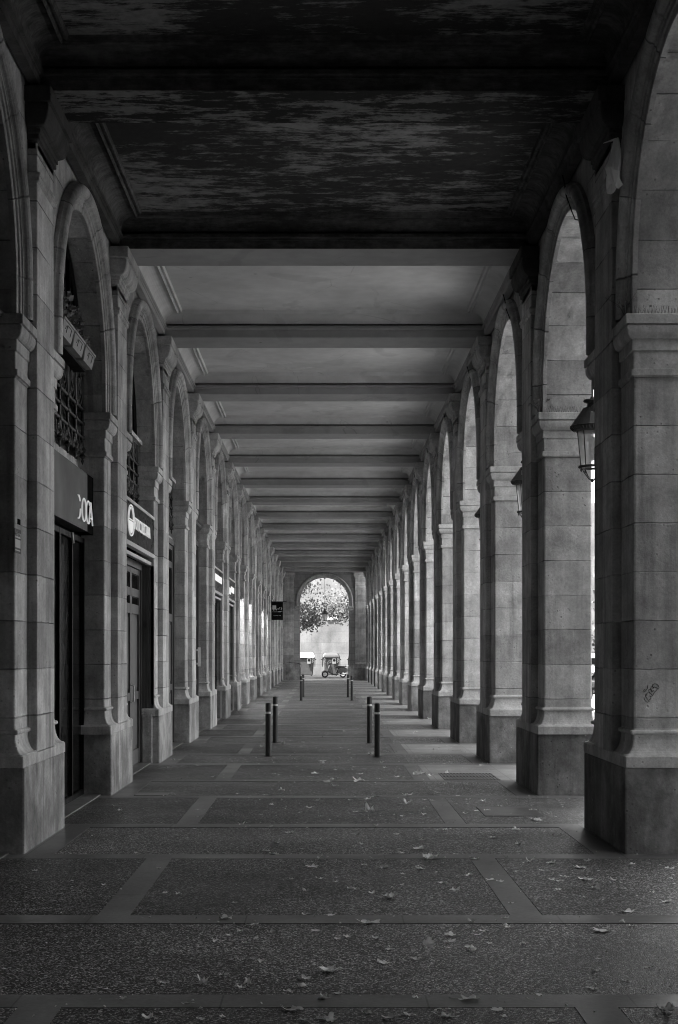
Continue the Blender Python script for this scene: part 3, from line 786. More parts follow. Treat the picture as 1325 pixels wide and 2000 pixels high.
# projecting blade sign
yS = 68.7
bs = thing('blade_sign', 'small dark square sign hanging from a bracket on the far left pilaster', 'sign', (-2.53, yS, 3.26))
mb = MB(); mb.box(0.02, 0.56, -0.02, 0.02, 0.0, 0.86); link('sign_board', mb.mesh('sign_board'), M['signdark'], bs)
mb = MB(); mb.tube([(0.0, 0, 0.885), (0.73, 0, 0.885)], 0.014, 6); mb.tube([(0.0, 0, 0.6), (0.0, 0, 0.93)], 0.02, 6); link('bracket', mb.mesh('bracket'), M['blackmetal'], bs)
mb = MB(); mb.box(0.06, 0.24, -0.026, -0.021, 0.50, 0.69)
for k, (a, b, z) in enumerate(((0.10, 0.15, 0.45), (0.22, 0.27, 0.46), (0.27, 0.30, 0.50), (0.34, 0.39, 0.50), (0.38, 0.42, 0.55), (0.46, 0.50, 0.47), (0.47, 0.52, 0.52), (0.46, 0.49, 0.57))): mb.box(a, b, -0.025, -0.021, z, z + 0.045)
mb.box(0.34, 0.48, -0.025, -0.021, 0.37, 0.415); mb.box(0.49, 0.53, -0.025, -0.021, 0.40, 0.425)
for a in (0.07, 0.13, 0.18, 0.24, 0.29): mb.box(a, a + 0.035, -0.024, -0.021, 0.375, 0.395)
for a in (0.12, 0.17, 0.22, 0.27, 0.36, 0.42): mb.box(a, a + 0.035, -0.024, -0.021, 0.195, 0.215)
link('lettering', mb.mesh('lettering'), M['metal'], bs)

# small notice plate on the nearest left pier
yP = YN(0)
nt = thing('notice_plate', 'small dark notice with a pale panel stuck on the nearest left pier', 'notice', (-XS, yP + 0.2, 2.55))
ya, yb = wall_y(28.0, XS) - yP - 0.2, wall_y(40.5, XS) - yP - 0.2
mb = MB(); mb.box(0.0, 0.004, ya, yb, 0.0, 0.205); link('plate', mb.mesh('plate'), M['signgrey'], nt)
mb = MB(); mb.box(0.004, 0.006, ya + 0.02, yb - 0.03, 0.045, 0.115); mb.box(0.004, 0.006, ya + 0.02, yb - 0.03, 0.128, 0.142); mb.box(0.004, 0.006, ya + 0.02, yb - 0.04, 0.018, 0.028); link('label_panel', mb.mesh('label_panel'), M['metal'], nt)
put_text('alarm', nt, 0.005, (ya + yb) / 2, 0.165, (yb - ya) * 0.7, 0.034, M['metal'])
nt2 = thing('door_number_plate', 'tiny black plate above the notice on the nearest left pier', 'plate', (-XS, yP + 0.2, 2.80))
mb = MB(); mb.box(0.0, 0.006, (ya + yb) / 2, (ya + yb) / 2 + 0.10, 0.0, 0.045); tagm = link('plate', mb.mesh('plate'), M['signdark'], nt2)

# ---- graffiti on the nearest right pier (front face y = YN(0)+0.05)
def rp(px, py, y): return ((px - VX) * y / F, y, EYE - (py - VY) * y / F)
yG = YN(0) + 0.048
def gz(cx, cy): return rp(1240 + cx / 18.93, 1320 + cy / 18.93, yG)
mb = MB()
for ln in ([(490, 350), (470, 470), (400, 560), (335, 600), (330, 550), (370, 490)],
           [(420, 670), (400, 740), (420, 790), (480, 860), (510, 930), (480, 975), (430, 960), (370, 890), (340, 800)],
           [(450, 730), (455, 650), (520, 595), (590, 650), (640, 700), (680, 710), (660, 730), (600, 760), (540, 740)],
           [(600, 760), (600, 830), (560, 880), (530, 870)],
           [(560, 650), (520, 560), (530, 500), (580, 490), (640, 550), (600, 590), (650, 580), (710, 530), (725, 610), (690, 690)],
           [(640, 540), (590, 480), (610, 410), (660, 390), (690, 420), (670, 470), (730, 410), (790, 430), (850, 480), (760, 580)],
           [(660, 390), (660, 330), (720, 295), (800, 300), (870, 350), (905, 430), (870, 490), (790, 430)]):
    mb.tube([gz(*p) for p in ln], 0.0028, 5)
gr = link('graffiti', mb.mesh('graffiti'), M['ink'], piers[(0, 'R')]); gr.location = (0, -YN(0), 0)

# feed cables of the lanterns, drooping over the right-hand arch crowns
for i in range(0, 7):
    mb = MB(); q = random.uniform(-0.05, 0.05)
    mb.tube([(2.47, 3.45 - 0.62 + q, 6.66), (2.50, 3.45 - 0.58 + q, 6.58), (2.53, 3.45 - 0.52, 6.48), (2.60, 3.45 - 0.42, 6.36), (2.66, 3.45 - 0.30, 6.30), (2.76, 3.45 - 0.15, 6.33), (2.86, 3.45 - 0.02, 6.39)], 0.008, 6)
    o = link('cable', mb.mesh('cable'), M['blackmetal'], bld); o.location = (0, YN(i), 0)
# bird spikes on two imposts
for n in (0, 1):
    mb = MB()
    x = XS + 0.0
    while x < XO:
        for dx in (-0.012, 0.012): mb.tube([(x, 0.0, 4.557), (x + dx + random.uniform(-.01, .01), 0.0 - 0.02 + random.uniform(-.02, .02), 4.557 + random.uniform(.04, .075))], 0.0013, 4)
        x += 0.028
    mb.box(XS, XO, -0.006, 0.006, 4.556, 4.562)
    link('bird_spikes', mb.mesh('bird_spikes'), M['iron'], piers[(n, 'R')])

# ------------------------------------------------------------------ planters on the ledge
def foliage(mb, cx, cy, cz, n, rx, ry, rz, size, seed):
    rnd = random.Random(seed)
    for k in range(n):
        a = rnd.uniform(0, 2 * PI); q = rnd.random() ** 0.5
        p = Vector((cx + rx * q * math.cos(a), cy + ry * q * math.sin(a), cz + rz * rnd.random()))
        d = Vector((rnd.gauss(0, 1), rnd.gauss(0, 1), rnd.gauss(0.5, 0.8))).normalized(); u = d.orthogonal().normalized(); w = d.cross(u)
        s1 = size * rnd.uniform(0.6, 1.3); s2 = s1 * 0.38
        mb.add([p, p + u * s1 * 0.5 + w * s2, p + u * s1 + d * s1 * 0.2, p + u * s1 * 0.5 - w * s2], [(0, 1, 2, 3)], rnd.random())
plabels = ['pale window box nearest the camera with a tall wispy plant on the left window ledge', 'pale window box holding a dense bushy plant, middle of the three on the left ledge', 'pale window box farthest from the camera with a low sparse plant on the left ledge']
for k, (ya, yb) in enumerate(((14.60, 15.20), (15.25, 15.87), (15.94, 16.56))):
    yc = (ya + yb) / 2; L2 = (yb - ya) / 2
    t = thing('window_box', plabels[k], 'planter', (-2.70, yc, 4.93), 0, 'window boxes on the ledge')
    mb = MB(); mb.stack(-0.085, 0.075, -L2, L2, [(-0.034, 0.0), (-0.028, 0.02), (-0.002, 0.145), (0.010, 0.148), (0.010, 0.172), (0.0, 0.174)], r=0.012); link('box', mb.mesh('box'), M['terracotta'], t)
    mb = MB()
    zz = 0.105
    mb.tube([(0.058, -0.10, 0.045), (0.076, -0.10, 0.118), (0.076, 0.12, 0.118), (0.058, 0.12, 0.045)], 0.0032, 5); mb.tube([(0.076, -0.10, 0.118), (0.078, -0.17, 0.10), (0.070, -0.22, 0.06)], 0.003, 5)
    link('hanger', mb.mesh('hanger'), M['iron'], t)
    mb = MB()
    foliage(mb, -0.01, 0, 0.17, (70, 330, 90)[k], 0.07, L2 * 0.85, (0.26, 0.26, 0.13)[k], (0.075, 0.075, 0.06)[k], 40 + k)
    rnd = random.Random(k)
    for q in range((12, 8, 5)[k]):
        y_ = rnd.uniform(-L2 * .8, L2 * .8); h_ = rnd.uniform(0.1, (0.36, 0.24, 0.12)[k])
        top = (rnd.uniform(-.06, .06), y_ + rnd.uniform(-.1, .1), 0.13 + h_)
        mb.tube([(0, y_, 0.12), (rnd.uniform(-.03, .03), y_ + rnd.uniform(-.03, .03), 0.13 + h_ * .5), top], [0.004, 0.003, 0.002], 4)
        foliage(mb, top[0], top[1], top[2] - 0.08, 9, 0.04, 0.04, 0.09, 0.05, 90 + q + 20 * k)
    link('plant', mb.mesh('plant'), M['plant'], t)

# ------------------------------------------------------------------ torn sheet and weeds
def crumpled(pts_rows):
    mb = MB(); n = len(pts_rows[0]); vs = [p for r_ in pts_rows for p in r_]
    mb.add(vs, [(i * n + j, i * n + j + 1, (i + 1) * n + j + 1, (i + 1) * n + j) for i in range(len(pts_rows) - 1) for j in range(n - 1)])
    return mb
rows = []; rnd = random.Random(5)
prof = [(0.00, 0.01, 6.24), (0.05, 0.03, 6.10), (0.09, 0.06, 5.98), (0.13, 0.075, 5.90), (0.15, 0.08, 5.83), (0.14, 0.08, 5.76), (0.16, 0.085, 5.69)]
for k, (w, dp, z) in enumerate(prof):
    row = []
    for j in range(15):
        a = 2 * PI * j / 14
        fold = 1 + 0.25 * math.sin(3 * a + k * 0.7) + 0.22 * math.sin(7 * a + k * 0.5) + rnd.uniform(-0.1, 0.1)
        row.append((2.43 + 0.015 * math.sin(k) - (w * 0.36) * math.cos(a) * fold, 12.10 + (0.5 if k == 0 else 0) - dp * math.sin(a) * fold, z - 0.10 + 0.03 * math.sin(a * 2 + 1) * (k > 3)))
    rows.append(row)
tagged = link('torn_plastic_sheet', crumpled(rows).mesh('torn_plastic_sheet'), M['sheet']); tag(tagged, 'pale torn plastic sheet hanging from the capital of the nearest right pier', 'plastic sheet')
rows = []
for k in range(7):
    t = k / 6; row = []
    for j in range(5):
        q = j / 4
        row.append((-2.36 - 0.05 * q + 0.02 * math.sin(5 * t), 13.45 + 0.42 * t, 6.70 - 0.10 * t - 0.13 * q * (1 - 0.75 * t) + 0.02 * math.sin(9 * t + 3 * q)))
    rows.append(row)
def weed(loc, seed, label, n=16, h=0.22):
    rnd = random.Random(seed); mb = MB()
    for k in range(n):
        a = rnd.uniform(0, 2 * PI); l = rnd.uniform(0.25, 0.9) * h; hh_ = rnd.uniform(0.5, 1) * h
        p1 = (0.3 * l * math.cos(a), 0.3 * l * math.sin(a), hh_ * 0.6); p2 = (l * math.cos(a), l * math.sin(a), hh_)
        mb.tube([(0, 0, -0.01), p1, p2], [0.004, 0.003, 0.001], 4)
        if k % 2 == 0: foliage(mb, p2[0] * .8, p2[1] * .8, p2[2] * .75, 3, .015, .015, .03, 0.03, seed + k)
    o = link('weed', mb.mesh('weed'), M['plant']); o.location = loc; return tag(o, label, 'weed', 'weeds on the imposts')
weed((2.56, YN(0) + 0.10, 4.557), 1, 'dry weed growing on the impost of the nearest right pier')
weed((2.57, YN(1) + 0.10, 4.557), 2, 'spiky weed growing on the impost corner of the second right pier', 14, 0.20)
weed((2.86, YN(0) + 1.90, 4.557), 3, 'fine twiggy weed on the far side of the nearest right impost', 22, 0.22)

# ------------------------------------------------------------------ lanterns
def lantern(loc, label, rod_top):
    t = thing('hanging_lantern', label, 'lantern', loc, 0, 'lanterns hanging in the arches')   # loc = cap top
    mb = MB(); mb.lathe(0, 0, [(0.02, 0.03), (0.03, 0.0), (0.095, -0.004), (0.099, -0.02), (0.085, -0.032), (0.055, -0.04), (0.058, -0.085), (0.10, -0.092), (0.108, -0.105)], 20)
    mb.lathe(0, 0, [(0.104, -0.10), (0.235, -0.285), (0.244, -0.292), (0.238, -0.305), (0.20, -0.335), (0.172, -0.345), (0.16, -0.345)], 20, caps=False)
    for k in range(40):
        a = 2 * PI * k / 40; mb.box(0, 0, 0, 0, 0, 0) if False else None
        c, s_ = math.cos(a), math.sin(a)
        mb.tube([(0.236 * c, 0.236 * s_, -0.306), (0.205 * c, 0.205 * s_, -0.334)], 0.006, 4)
    link('lantern_hood', mb.mesh('lantern_hood'), M['iron'], t)
    mb = MB(); mb.lathe(0, 0, [(0.160, -0.347), (0.122, -0.715)], 8, caps=False); link('lantern_glass', mb.mesh('lantern_glass'), M['glass'], t)
    mb = MB()
    for k in range(8):
        a = 2 * PI * k / 8; c, s_ = math.cos(a), math.sin(a)
        mb.tube([(0.162 * c, 0.162 * s_, -0.345), (0.124 * c, 0.124 * s_, -0.72)], 0.006, 5)
    for rr, z, th in ((0.138, -0.73, 0.016),): mb.tube([(rr * math.cos(2 * PI * k / 24), rr * math.sin(2 * PI * k / 24), z) for k in range(24)], th, 6, closed=True)
    for k in range(4):
        a = 2 * PI * k / 4 + 0.4; c, s_ = math.cos(a), math.sin(a)
        mb.tube([(0.14 * c, 0.14 * s_, -0.74), (0.10 * c, 0.10 * s_, -0.80), (0.04 * c, 0.04 * s_, -0.865), (0, 0, -0.875)], 0.007, 5)
        mb.lathe(0.142 * c, 0.142 * s_, [(0.004, -0.79), (0.012, -0.77), (0.006, -0.745)], 6)
    mb.lathe(0, 0, [(0.003, -0.90), (0.018, -0.885), (0.018, -0.87), (0.006, -0.855)], 8)
    link('lantern_cage', mb.mesh('lantern_cage'), M['iron'], t)
    mb = MB(); mb.lathe(0, 0, [(0.012, -0.40), (0.03, -0.42), (0.03, -0.50), (0.045, -0.56), (0.03, -0.64), (0.01, -0.66)], 12); link('bulb', mb.mesh('bulb', True), M['white'], t)
    mb = MB(); mb.tube([(0, 0, 0.02), (0, 0, rod_top)], 0.011, 6); mb.lathe(0, 0, [(0.011, rod_top - 0.09), (0.05, rod_top - 0.05), (0.05, rod_top)], 10); link('hanging_rod', mb.mesh('hanging_rod'), M['iron'], t)
    return t
XL = 2.90
ll = ['large dark lantern hanging in the nearest right arch, half hidden behind the front pier', 'dark lantern hanging in the second right arch, only its edge showing past the pier', 'dark lantern hanging in the third right arch, only a corner of its hood showing', 'dark lantern hanging in the fourth right arch, behind the piers']
for i in range(3): lantern((XL, YN(i) + 3.45, 4.44), ll[i], 6.42 - 4.44)
lantern((0.02, Y_END + 0.3, 4.43), 'small dark lantern hanging in the middle of the bright arch at the far end', 6.37 - 4.43)

# ------------------------------------------------------------------ bollards
bl = [((524.4, 1477.6), 'dark bollard nearest on the left, with a pale band near its top'), ((538.0, 1451.4), 'dark bollard second on the left, just behind the nearest left bollard'),
      ((737.2, 1479.0), 'dark bollard nearest on the right, leaves gathered at its foot'), ((722.0, 1452.0), 'dark bollard second on the right, left of and behind the nearest right bollard'),
      ((588.6, 1368.7), 'small distant dark bollard, front one of the far left pair'), ((592.5, 1362.0), 'small distant dark bollard, rear one of the far left pair by the end arch'),
      ((687.7, 1368.7), 'small distant dark bollard, front one of the far right pair'), ((680.2, 1362.3), 'small distant dark bollard, rear one of the far right pair by the scooter')]
bproto = None
for (p, lab) in bl:
    x, y = ground_pt(*p)
    if bproto is None:
        bproto = thing('bollard', lab, 'bollard', (x, y, 0), 0, 'bollards across the arcade')
        mb = MB(); mb.lathe(0, 0, [(0.047, 0.0), (0.047, 0.70), (0.0455, 0.702), (0.0455, 0.735), (0.047, 0.737), (0.047, 0.862), (0.044, 0.872), (0.036, 0.878), (0.0, 0.881)], 24, caps=False); link('post', mb.mesh('post', False), M['bollard'], bproto)
        mb = MB(); mb.lathe(0, 0, [(0.0475, 0.702), (0.0475, 0.735)], 24, caps=False); link('reflective_band', mb.mesh('reflective_band'), M['band'], bproto)
        mb = MB(); mb.lathe(0, 0, [(0.075, 0.004), (0.075, 0.010), (0.05, 0.013)], 24, caps=False); link('foot_ring', mb.mesh('foot_ring'), M['iron'], bproto)
    else:
        c = copy_tree(bproto); c.location = (x, y, 0); c['label'] = lab

# ------------------------------------------------------------------ floor
mb = MB(); mb.box(-3.12, 3.3, -13, Y_END + 0.7, -0.25, 0.0); struct('arcade_floor', mb.mesh('arcade_floor'), M['agg'])
mb = MB(); mb2 = MB(); mb3 = MB(); mb4 = MB()
for n in range(N0, N1 + 1):
    y = YN(n)
    for (a, b) in ((y - 0.28, y - 0.02), (y + 1.87, y + 2.15)): mb.box(-2.9, 3.28, a, b, -0.05, 0.004)
    for s in (-1, 1): mb.box(s * 2.28, s * 2.9, y - 0.02, y + 1.87, -0.05, 0.004)
    if n >= 1: mb4.box(1.3, 2.274, y - 0.015, y + 1.865, -0.05, 0.003)  # painted light on the right-hand floor between the piers
    for a, b in ((-1.467, -1.26), (1.20, 1.405)): mb.box(a, b, y + 2.15, y + 4.72, -0.05, 0.004)
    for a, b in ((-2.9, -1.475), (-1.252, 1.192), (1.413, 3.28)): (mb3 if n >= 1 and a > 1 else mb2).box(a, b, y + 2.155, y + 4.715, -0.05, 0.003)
struct('stone_paving_strips', mb.mesh('stone_paving_strips'), M['strip'])
struct('bay_paving', mb2.mesh('bay_paving'), M['agg_bay']); struct('lit_aggregate_paving', mb4.mesh('lit_aggregate_paving'), M['agg_lit']); struct('smooth_pavers', mb3.mesh('smooth_pavers'), M['slab_right'])
# street side
mb = MB(); mb.box(3.3, 7.6, -60, 91, -0.25, -0.004); struct('street_pavement', mb.mesh('street_pavement'), M['agg_out'])
mb = MB(); mb.box(7.6, 7.85, -60, 91, -0.25, -0.002); mb.box(16, 16.25, -60, 91, -0.25, -0.0); struct('kerb', mb.mesh('kerb'), M['strip'])
mb = MB(); mb.box(7.85, 16, -60, 240, -0.3, -0.14); struct('road', mb.mesh('road'), M['agg_out'])
mb = MB(); mb.box(-60, 7.85, 91.4, 105.5, -0.3, -0.02); struct('cross_street', mb.mesh('cross_street'), M['road'])
mb = MB(); mb.box(16.25, 80, -60, 240, -0.3, -0.01); struct('park_ground', mb.mesh('park_ground'), M['earth'])
mb = MB(); mb.box(-60, 7.85, 105.5, 112, -0.3, 0.0); struct('far_pavement', mb.mesh('far_pavement'), M['road'])
mb = MB(); mb.box(-900, 900, -900, 900, -0.8, -0.31); struct('ground', mb.mesh('ground'), M['earth'])
# covers
def plate_at(name, p0, p1, mat, label, cat, grate=False):
    x0, ya = ground_pt(*p0); x1, yb = ground_pt(*p1); y0_, y1_ = min(ya, yb), max(ya, yb)
    mb = MB()
    if not grate:
        mb.stack(x0, x1, y0_, y1_, [(0, 0.002), (0, 0.008), (-0.006, 0.010)], r=0.01)
    else:
        mb.box(x0, x1, y0_, y0_ + 0.03, 0.002, 0.012); mb.box(x0, x1, y1_ - 0.03, y1_, 0.002, 0.012)
        k = x0
        while k < x1 - 0.01: mb.box(k, k + 0.022, y0_ + 0.03, y1_ - 0.03, 0.002, 0.0115); k += 0.045
        mb.box(x0, x1, y0_ + 0.03, y1_ - 0.03, 0.0015, 0.005)
        mb.box(x0, x1, (y0_ + y1_) / 2 - 0.012, (y0_ + y1_) / 2 + 0.012, 0.002, 0.0125)
    o = link(name, mb.mesh(name), M[mat]); return tag(o, label, cat)
gx = ground_pt(866, 1512); gx2 = ground_pt(963, 1524)
plate_at('drain_grate', (869, 1524.5), (960, 1511.5), 'grate', 'rectangular metal drain grate in the floor beside the third right pier', 'grate', True)
plate_at('utility_cover', (948, 1595), (1040, 1577), 'cover', 'smooth rectangular concrete cover in the floor by the second right pier', 'cover')
plate_at('access_plate', (262, 1555), (332, 1549.5), 'steelplate', 'pale worn access plate in the floor beside the second left pier', 'cover')

# ------------------------------------------------------------------ fallen leaves
def leaf_mesh(seed, curl, upright=False):
    rnd = random.Random(seed); n = 40; ring = []
    for k in range(n):
        a = 2 * PI * k / n
        # five pointed lobes with a narrow stem side
        lob = 0.60 + 0.40 * abs(math.cos(2.5 * (a - PI / 2))) ** 1.5
        stem = 0.62 if abs(((a + PI / 2 + PI) % (2 * PI)) - PI) < 0.5 else 1.0
        r = 0.5 * lob * stem * rnd.uniform(0.88, 1.08)
        ring.append((r * math.cos(a), r * math.sin(a)))
    ph = rnd.uniform(0, 6.28); k2 = rnd.choice((2, 3))
    def zz(x, y):
        r = math.hypot(x, y); a = math.atan2(y, x)
        return curl * (r * r * 1.1 * (0.55 + 0.6 * math.sin(k2 * a + ph)) + 0.22 * math.sin(9 * x + ph) * r + 0.18 * math.sin(11 * y + 2 * ph) * r + abs(x * math.cos(ph) + y * math.sin(ph)) * 0.25)
    mb = MB(); vs = [(0, 0, 0)]; 
    for f in (0.35, 0.7, 1.0): vs += [(x * f, y * f, zz(x * f, y * f)) for x, y in ring]
    fs = [(0, 1 + k, 1 + (k + 1) % n) for k in range(n)]
    for l in range(2):
        for k in range(n): a, b = 1 + l * n + k, 1 + l * n + (k + 1) % n; fs.append((a, b, b + n, a + n))
    mn = min(v[2] for v in vs); vs = [(x, y, z - mn + 0.02) for x, y, z in vs]
    v0 = rnd.uniform(0.25, 1.0) if curl < 0.8 else rnd.uniform(0.0, 0.6)
    mb.add(vs, fs, [min(1, max(0, v0 + rnd.uniform(-.12, .12))) for _ in vs])
    mb.tube([(0, -0.05, 0.03 - mn * .3), (0.03, -0.4, 0.05), (0.06, -0.78, 0.10)], [0.012, 0.012, 0.016], 4)
    return mb.mesh('fallen_leaf', smooth=True)
flat_leaves = [leaf_mesh(100 + k, 0.22 + 0.07 * k) for k in range(9)]
curl_leaves = [leaf_mesh(200 + k, 0.8 + 0.2 * k) for k in range(5)]
for m_ in flat_leaves + curl_leaves: m_.materials.append(M['dryleaf'])
LV = []
def addl(lst, ox, oy, sc):
    for it in lst:
        cx, cy, w = it[:3]; LV.append((ox + cx / sc, oy + cy / sc, w / sc, it[3] if len(it) > 3 else 0))
addl([(985,120,30),(1015,132,35),(1070,52,30),(1195,148,45,1),(1155,178,50),(1185,222,35),(1080,224,20),(835,371,55),(935,393,45),(1130,354,30),(1000,420,28,1),(885,418,20),(800,455,35),(848,432,18),(942,443,25),(910,462,18),(1165,414,35),(1250,445,30),(1285,437,20),(1215,563,85),(825,577,18),(750,612,50,1),(920,614,40,1),(895,626,30),(1130,592,55),(1115,622,50),(1065,638,40),(1250,648,20),(1195,668,32,1),(455,668,35,1),(690,684,14),(1080,709,80),(550,737,60),(1220,745,60),(1185,741,40),(1120,745,25),(830,735,25),(745,742,20),(600,608,15),(505,128,20),(590,184,15),(385,245,12),(130,192,15),(1130,268,25,1),(1240,232,20),(612,275,15),(660,278,18),(965,530,25),(740,475,20)], 0, 1600, 1.893)
addl([(150,93,25),(285,57,22),(365,112,35),(300,128,25),(410,148,60),(370,187,40),(235,183,40,1),(165,172,22),(195,275,35),(255,295,65,1),(300,245,25),(455,240,40),(500,266,45),(550,213,35),(310,205,20),(180,388,90),(560,383,32,1),(685,368,30),(630,227,45),(665,232,30),(730,195,25),(855,165,30),(960,182,42),(860,225,40),(905,215,35),(985,227,55),(1090,228,40,1),(1015,258,38,1),(880,263,20),(1140,345,55),(1295,184,35),(1230,273,25),(1120,382,22),(1040,416,75),(485,432,50),(600,415,28),(585,430,25),(70,443,30,1),(100,437,20),(205,443,35),(630,462,25),(555,478,45),(565,488,40),(475,478,25),(398,488,52,2),(355,520,45),(238,535,60),(35,565,75),(1130,598,20),(1015,632,35),(1000,625,25),(1018,563,20),(760,463,15),(550,670,85),(355,665,35),(15,665,30,1),(65,648,20),(1275,715,75,1),(470,735,60),(330,727,50),(260,740,65),(35,745,60),(680,733,22),(860,750,40),(1020,38,12),(800,7,35),(728,40,28),(740,94,28),(640,70,25),(575,150,30),(710,312,25),(460,307,25),(1155,168,25),(990,155,30)], 625, 1600, 1.893)
addl([(65,358,35,1),(497,376,30),(500,413,35),(575,208,45),(495,148,30),(845,300,30),(700,295,18),(965,498,50),(905,548,30),(850,590,50),(890,608,50),(820,402,25),(875,351,30),(1075,366,40),(1115,330,25),(1130,412,20),(1200,256,40,1),(1160,235,60),(1200,222,45,1),(1105,190,45),(1140,125,40),(1140,142,25,1),(1040,172,20),(910,195,25),(1080,206,35),(720,455,40),(930,277,35),(1310,388,30)], 200, 1440, 2.65)
addl([(185,388,70,1),(385,348,55,1),(388,304,60),(440,200,50,1),(510,200,30),(340,208,40),(120,388,25),(360,410,28),(470,372,25),(775,335,35),(800,382,35),(745,382,30),(1060,434,70),(1195,354,28),(1040,380,40),(895,398,25),(970,556,50),(950,480,45),(510,632,90),(450,582,70),(355,602,40),(145,556,35),(830,520,40),(465,535,30),(330,504,30),(165,167,20),(550,290,25),(225,310,50),(180,322,40),(135,230,70),(470,187,35),(635,607,30),(1130,655,50),(1280,680,60),(700,325,30),(690,396,35),(870,358,30),(200,90,40,1),(15,170,20),(10,255,20),(540,484,20)], 650, 1440, 2.65)
addl([(405,390,25),(435,395,20),(715,378,30,1),(605,475,22),(735,485,25),(120,462,18),(300,625,30,1),(495,315,14),(220,495,14),(680,565,20),(155,590,22),(420,603,20),(90,1+575,18)], 640, 1300, 3.581)
rx = random.Random(77)
for k in range(85):
    y_ = 6.8 + 26 * rx.random() ** 1.5
    x_ = rx.gauss(0.55, 1.0) if k % 4 else rx.choice((2.35, 2.1, -2.3)) + rx.uniform(-.25, .1)
    if abs(x_) > 2.45 or 11.0 < y_ < 14.3 and x_ > 2.2: continue
    LV.append((VX + x_ * F / y_, VY + EYE * F / y_, rx.uniform(0.035, 0.075) * F / y_, 0 if rx.random() < .7 else 1))
special = {(642, 1897): 'largest pale five lobed dry leaf lying in the lower middle of the floor', (570, 1974.5): 'broad pale dry leaf near the bottom edge left of centre', (720, 1805): 'wide flat pale leaf on the stone strip in the foreground centre',
           (835, 1857): 'dark leaf standing upright on its edge in the foreground', (396, 1923): 'dark tightly curled leaf alone at lower left', (1174, 1820): 'pale flat leaf on the foreground stone strip towards the right', (915, 1954): 'wide ragged leaf on the lowest stone strip',
           (760, 1756): 'bright curled leaf standing out on the middle foreground panel', (720, 1586): 'bright folded leaf beyond the foreground, in the middle of the passage', (1161, 1736): 'dark curled leaf with a pale tip at right foreground', (1298, 1978): 'dark curled leaf at the lower right corner',
           (957, 1720): 'leaf lying on the right lengthwise stone strip in the foreground', (240, 1953): 'small curled leaf on the lowest stone strip at left', (750, 1883): 'pale ragged leaf in the foreground just right of the largest leaf'}
used = set(); rl = random.Random(3)
for (px, py, w, kind) in LV:
    if py < 1380 or py > 2030: continue
    x, y = ground_pt(px, py)
    size = min(0.18, max(0.05, w * y / F * 1.08))
    ms = rl.choice(flat_leaves) if kind == 0 else rl.choice(curl_leaves)
    o = bpy.data.objects.new('fallen_leaf', ms); COL.objects.link(o)
    o.location = (x, y, 0.003); o.scale = (size, size, size * rl.uniform(0.7, 1.2))
    o.rotation_euler = (rl.uniform(-.1, .1), rl.uniform(-.1, .1), rl.uniform(0, 6.28))
    if kind == 2: o.rotation_euler = (R(62), 0.2, 0.3); o.location.z = size * 0.42
    lab = 'small dry fallen plane leaf lying flat or slightly curled on the arcade floor'
    for (sx_, sy_), l_ in special.items():
        if l_ not in used and abs(sx_ - px) < 9 and abs(sy_ - py) < 9: lab = l_; used.add(l_); break
    tag(o, lab, 'leaf', 'fallen leaves on the arcade floor')
# a few crumbs so the floor is not too clean, as one scatter of litter
mb = MB()
for k in range(1500):
    y = 6.2 + 30 * rl.random() ** 1.6; x = rl.uniform(-2.2, 2.9); s_ = rl.uniform(0.004, 0.017); a = rl.uniform(0, 6.28); h_ = rl.uniform(0.003, 0.008)
    c_, q_ = math.cos(a) * s_, math.sin(a) * s_
    mb.add([(x + c_, y + q_, 0.0045), (x - q_ * .6, y + c_ * .6, 0.0045), (x - c_, y - q_, 0.0045), (x + q_ * .7, y - c_ * .7, 0.0045 + h_), (x, y, 0.0045 + h_)], [(0, 1, 4), (1, 2, 4), (2, 3, 4), (3, 0, 4)], rl.random())
o = link('leaf_litter', mb.mesh('leaf_litter'), M['dryleaf']); o['kind'] = 'stuff'; o['label'] = 'tiny leaf crumbs scattered over the floor'

# ------------------------------------------------------------------ beyond the end arch
yW = 109.0
wb = thing('stone_wall_building', 'sunlit pale ashlar wall with a small window behind the bins beyond the far arch', 'building', (0, yW, 0))
mb = MB(); wx0, wx1, wz0, wz1 = 0.25, 0.92, 4.35, 5.3
mb.box(-40, wx0, 0, 8, -0.3, 13); mb.box(wx1, 26, 0, 8, -0.3, 13); mb.box(wx0, wx1, 0, 8, -0.3, wz0); mb.box(wx0, wx1, 0, 8, wz1, 13)
link('wall', mb.mesh('wall'), M['endwall'], wb)
mb = MB(); mb.box(wx0, wx1, 0.25, 0.3, wz0, wz1); wn_ = link('window', mb.mesh('window'), M['darkglass'], wb)
mb = MB(); mb.box(wx0 - 0.1, wx1 + 0.1, -0.09, 0.2, wz0 - 0.14, wz0 + 0.003); link('window_sill', mb.mesh('window_sill'), M['stone_plain'], wn_)
mb = MB(); mb.box((wx0 + wx1) / 2 - 0.02, (wx0 + wx1) / 2 + 0.02, 0.2, 0.249, wz0, wz1); mb.box(wx0, wx0 + 0.05, 0.2, 0.249, wz0, wz1); mb.box(wx1 - 0.05, wx1, 0.2, 0.249, wz0, wz1); link('window_frame', mb.mesh('window_frame'), M['metal'], wn_)

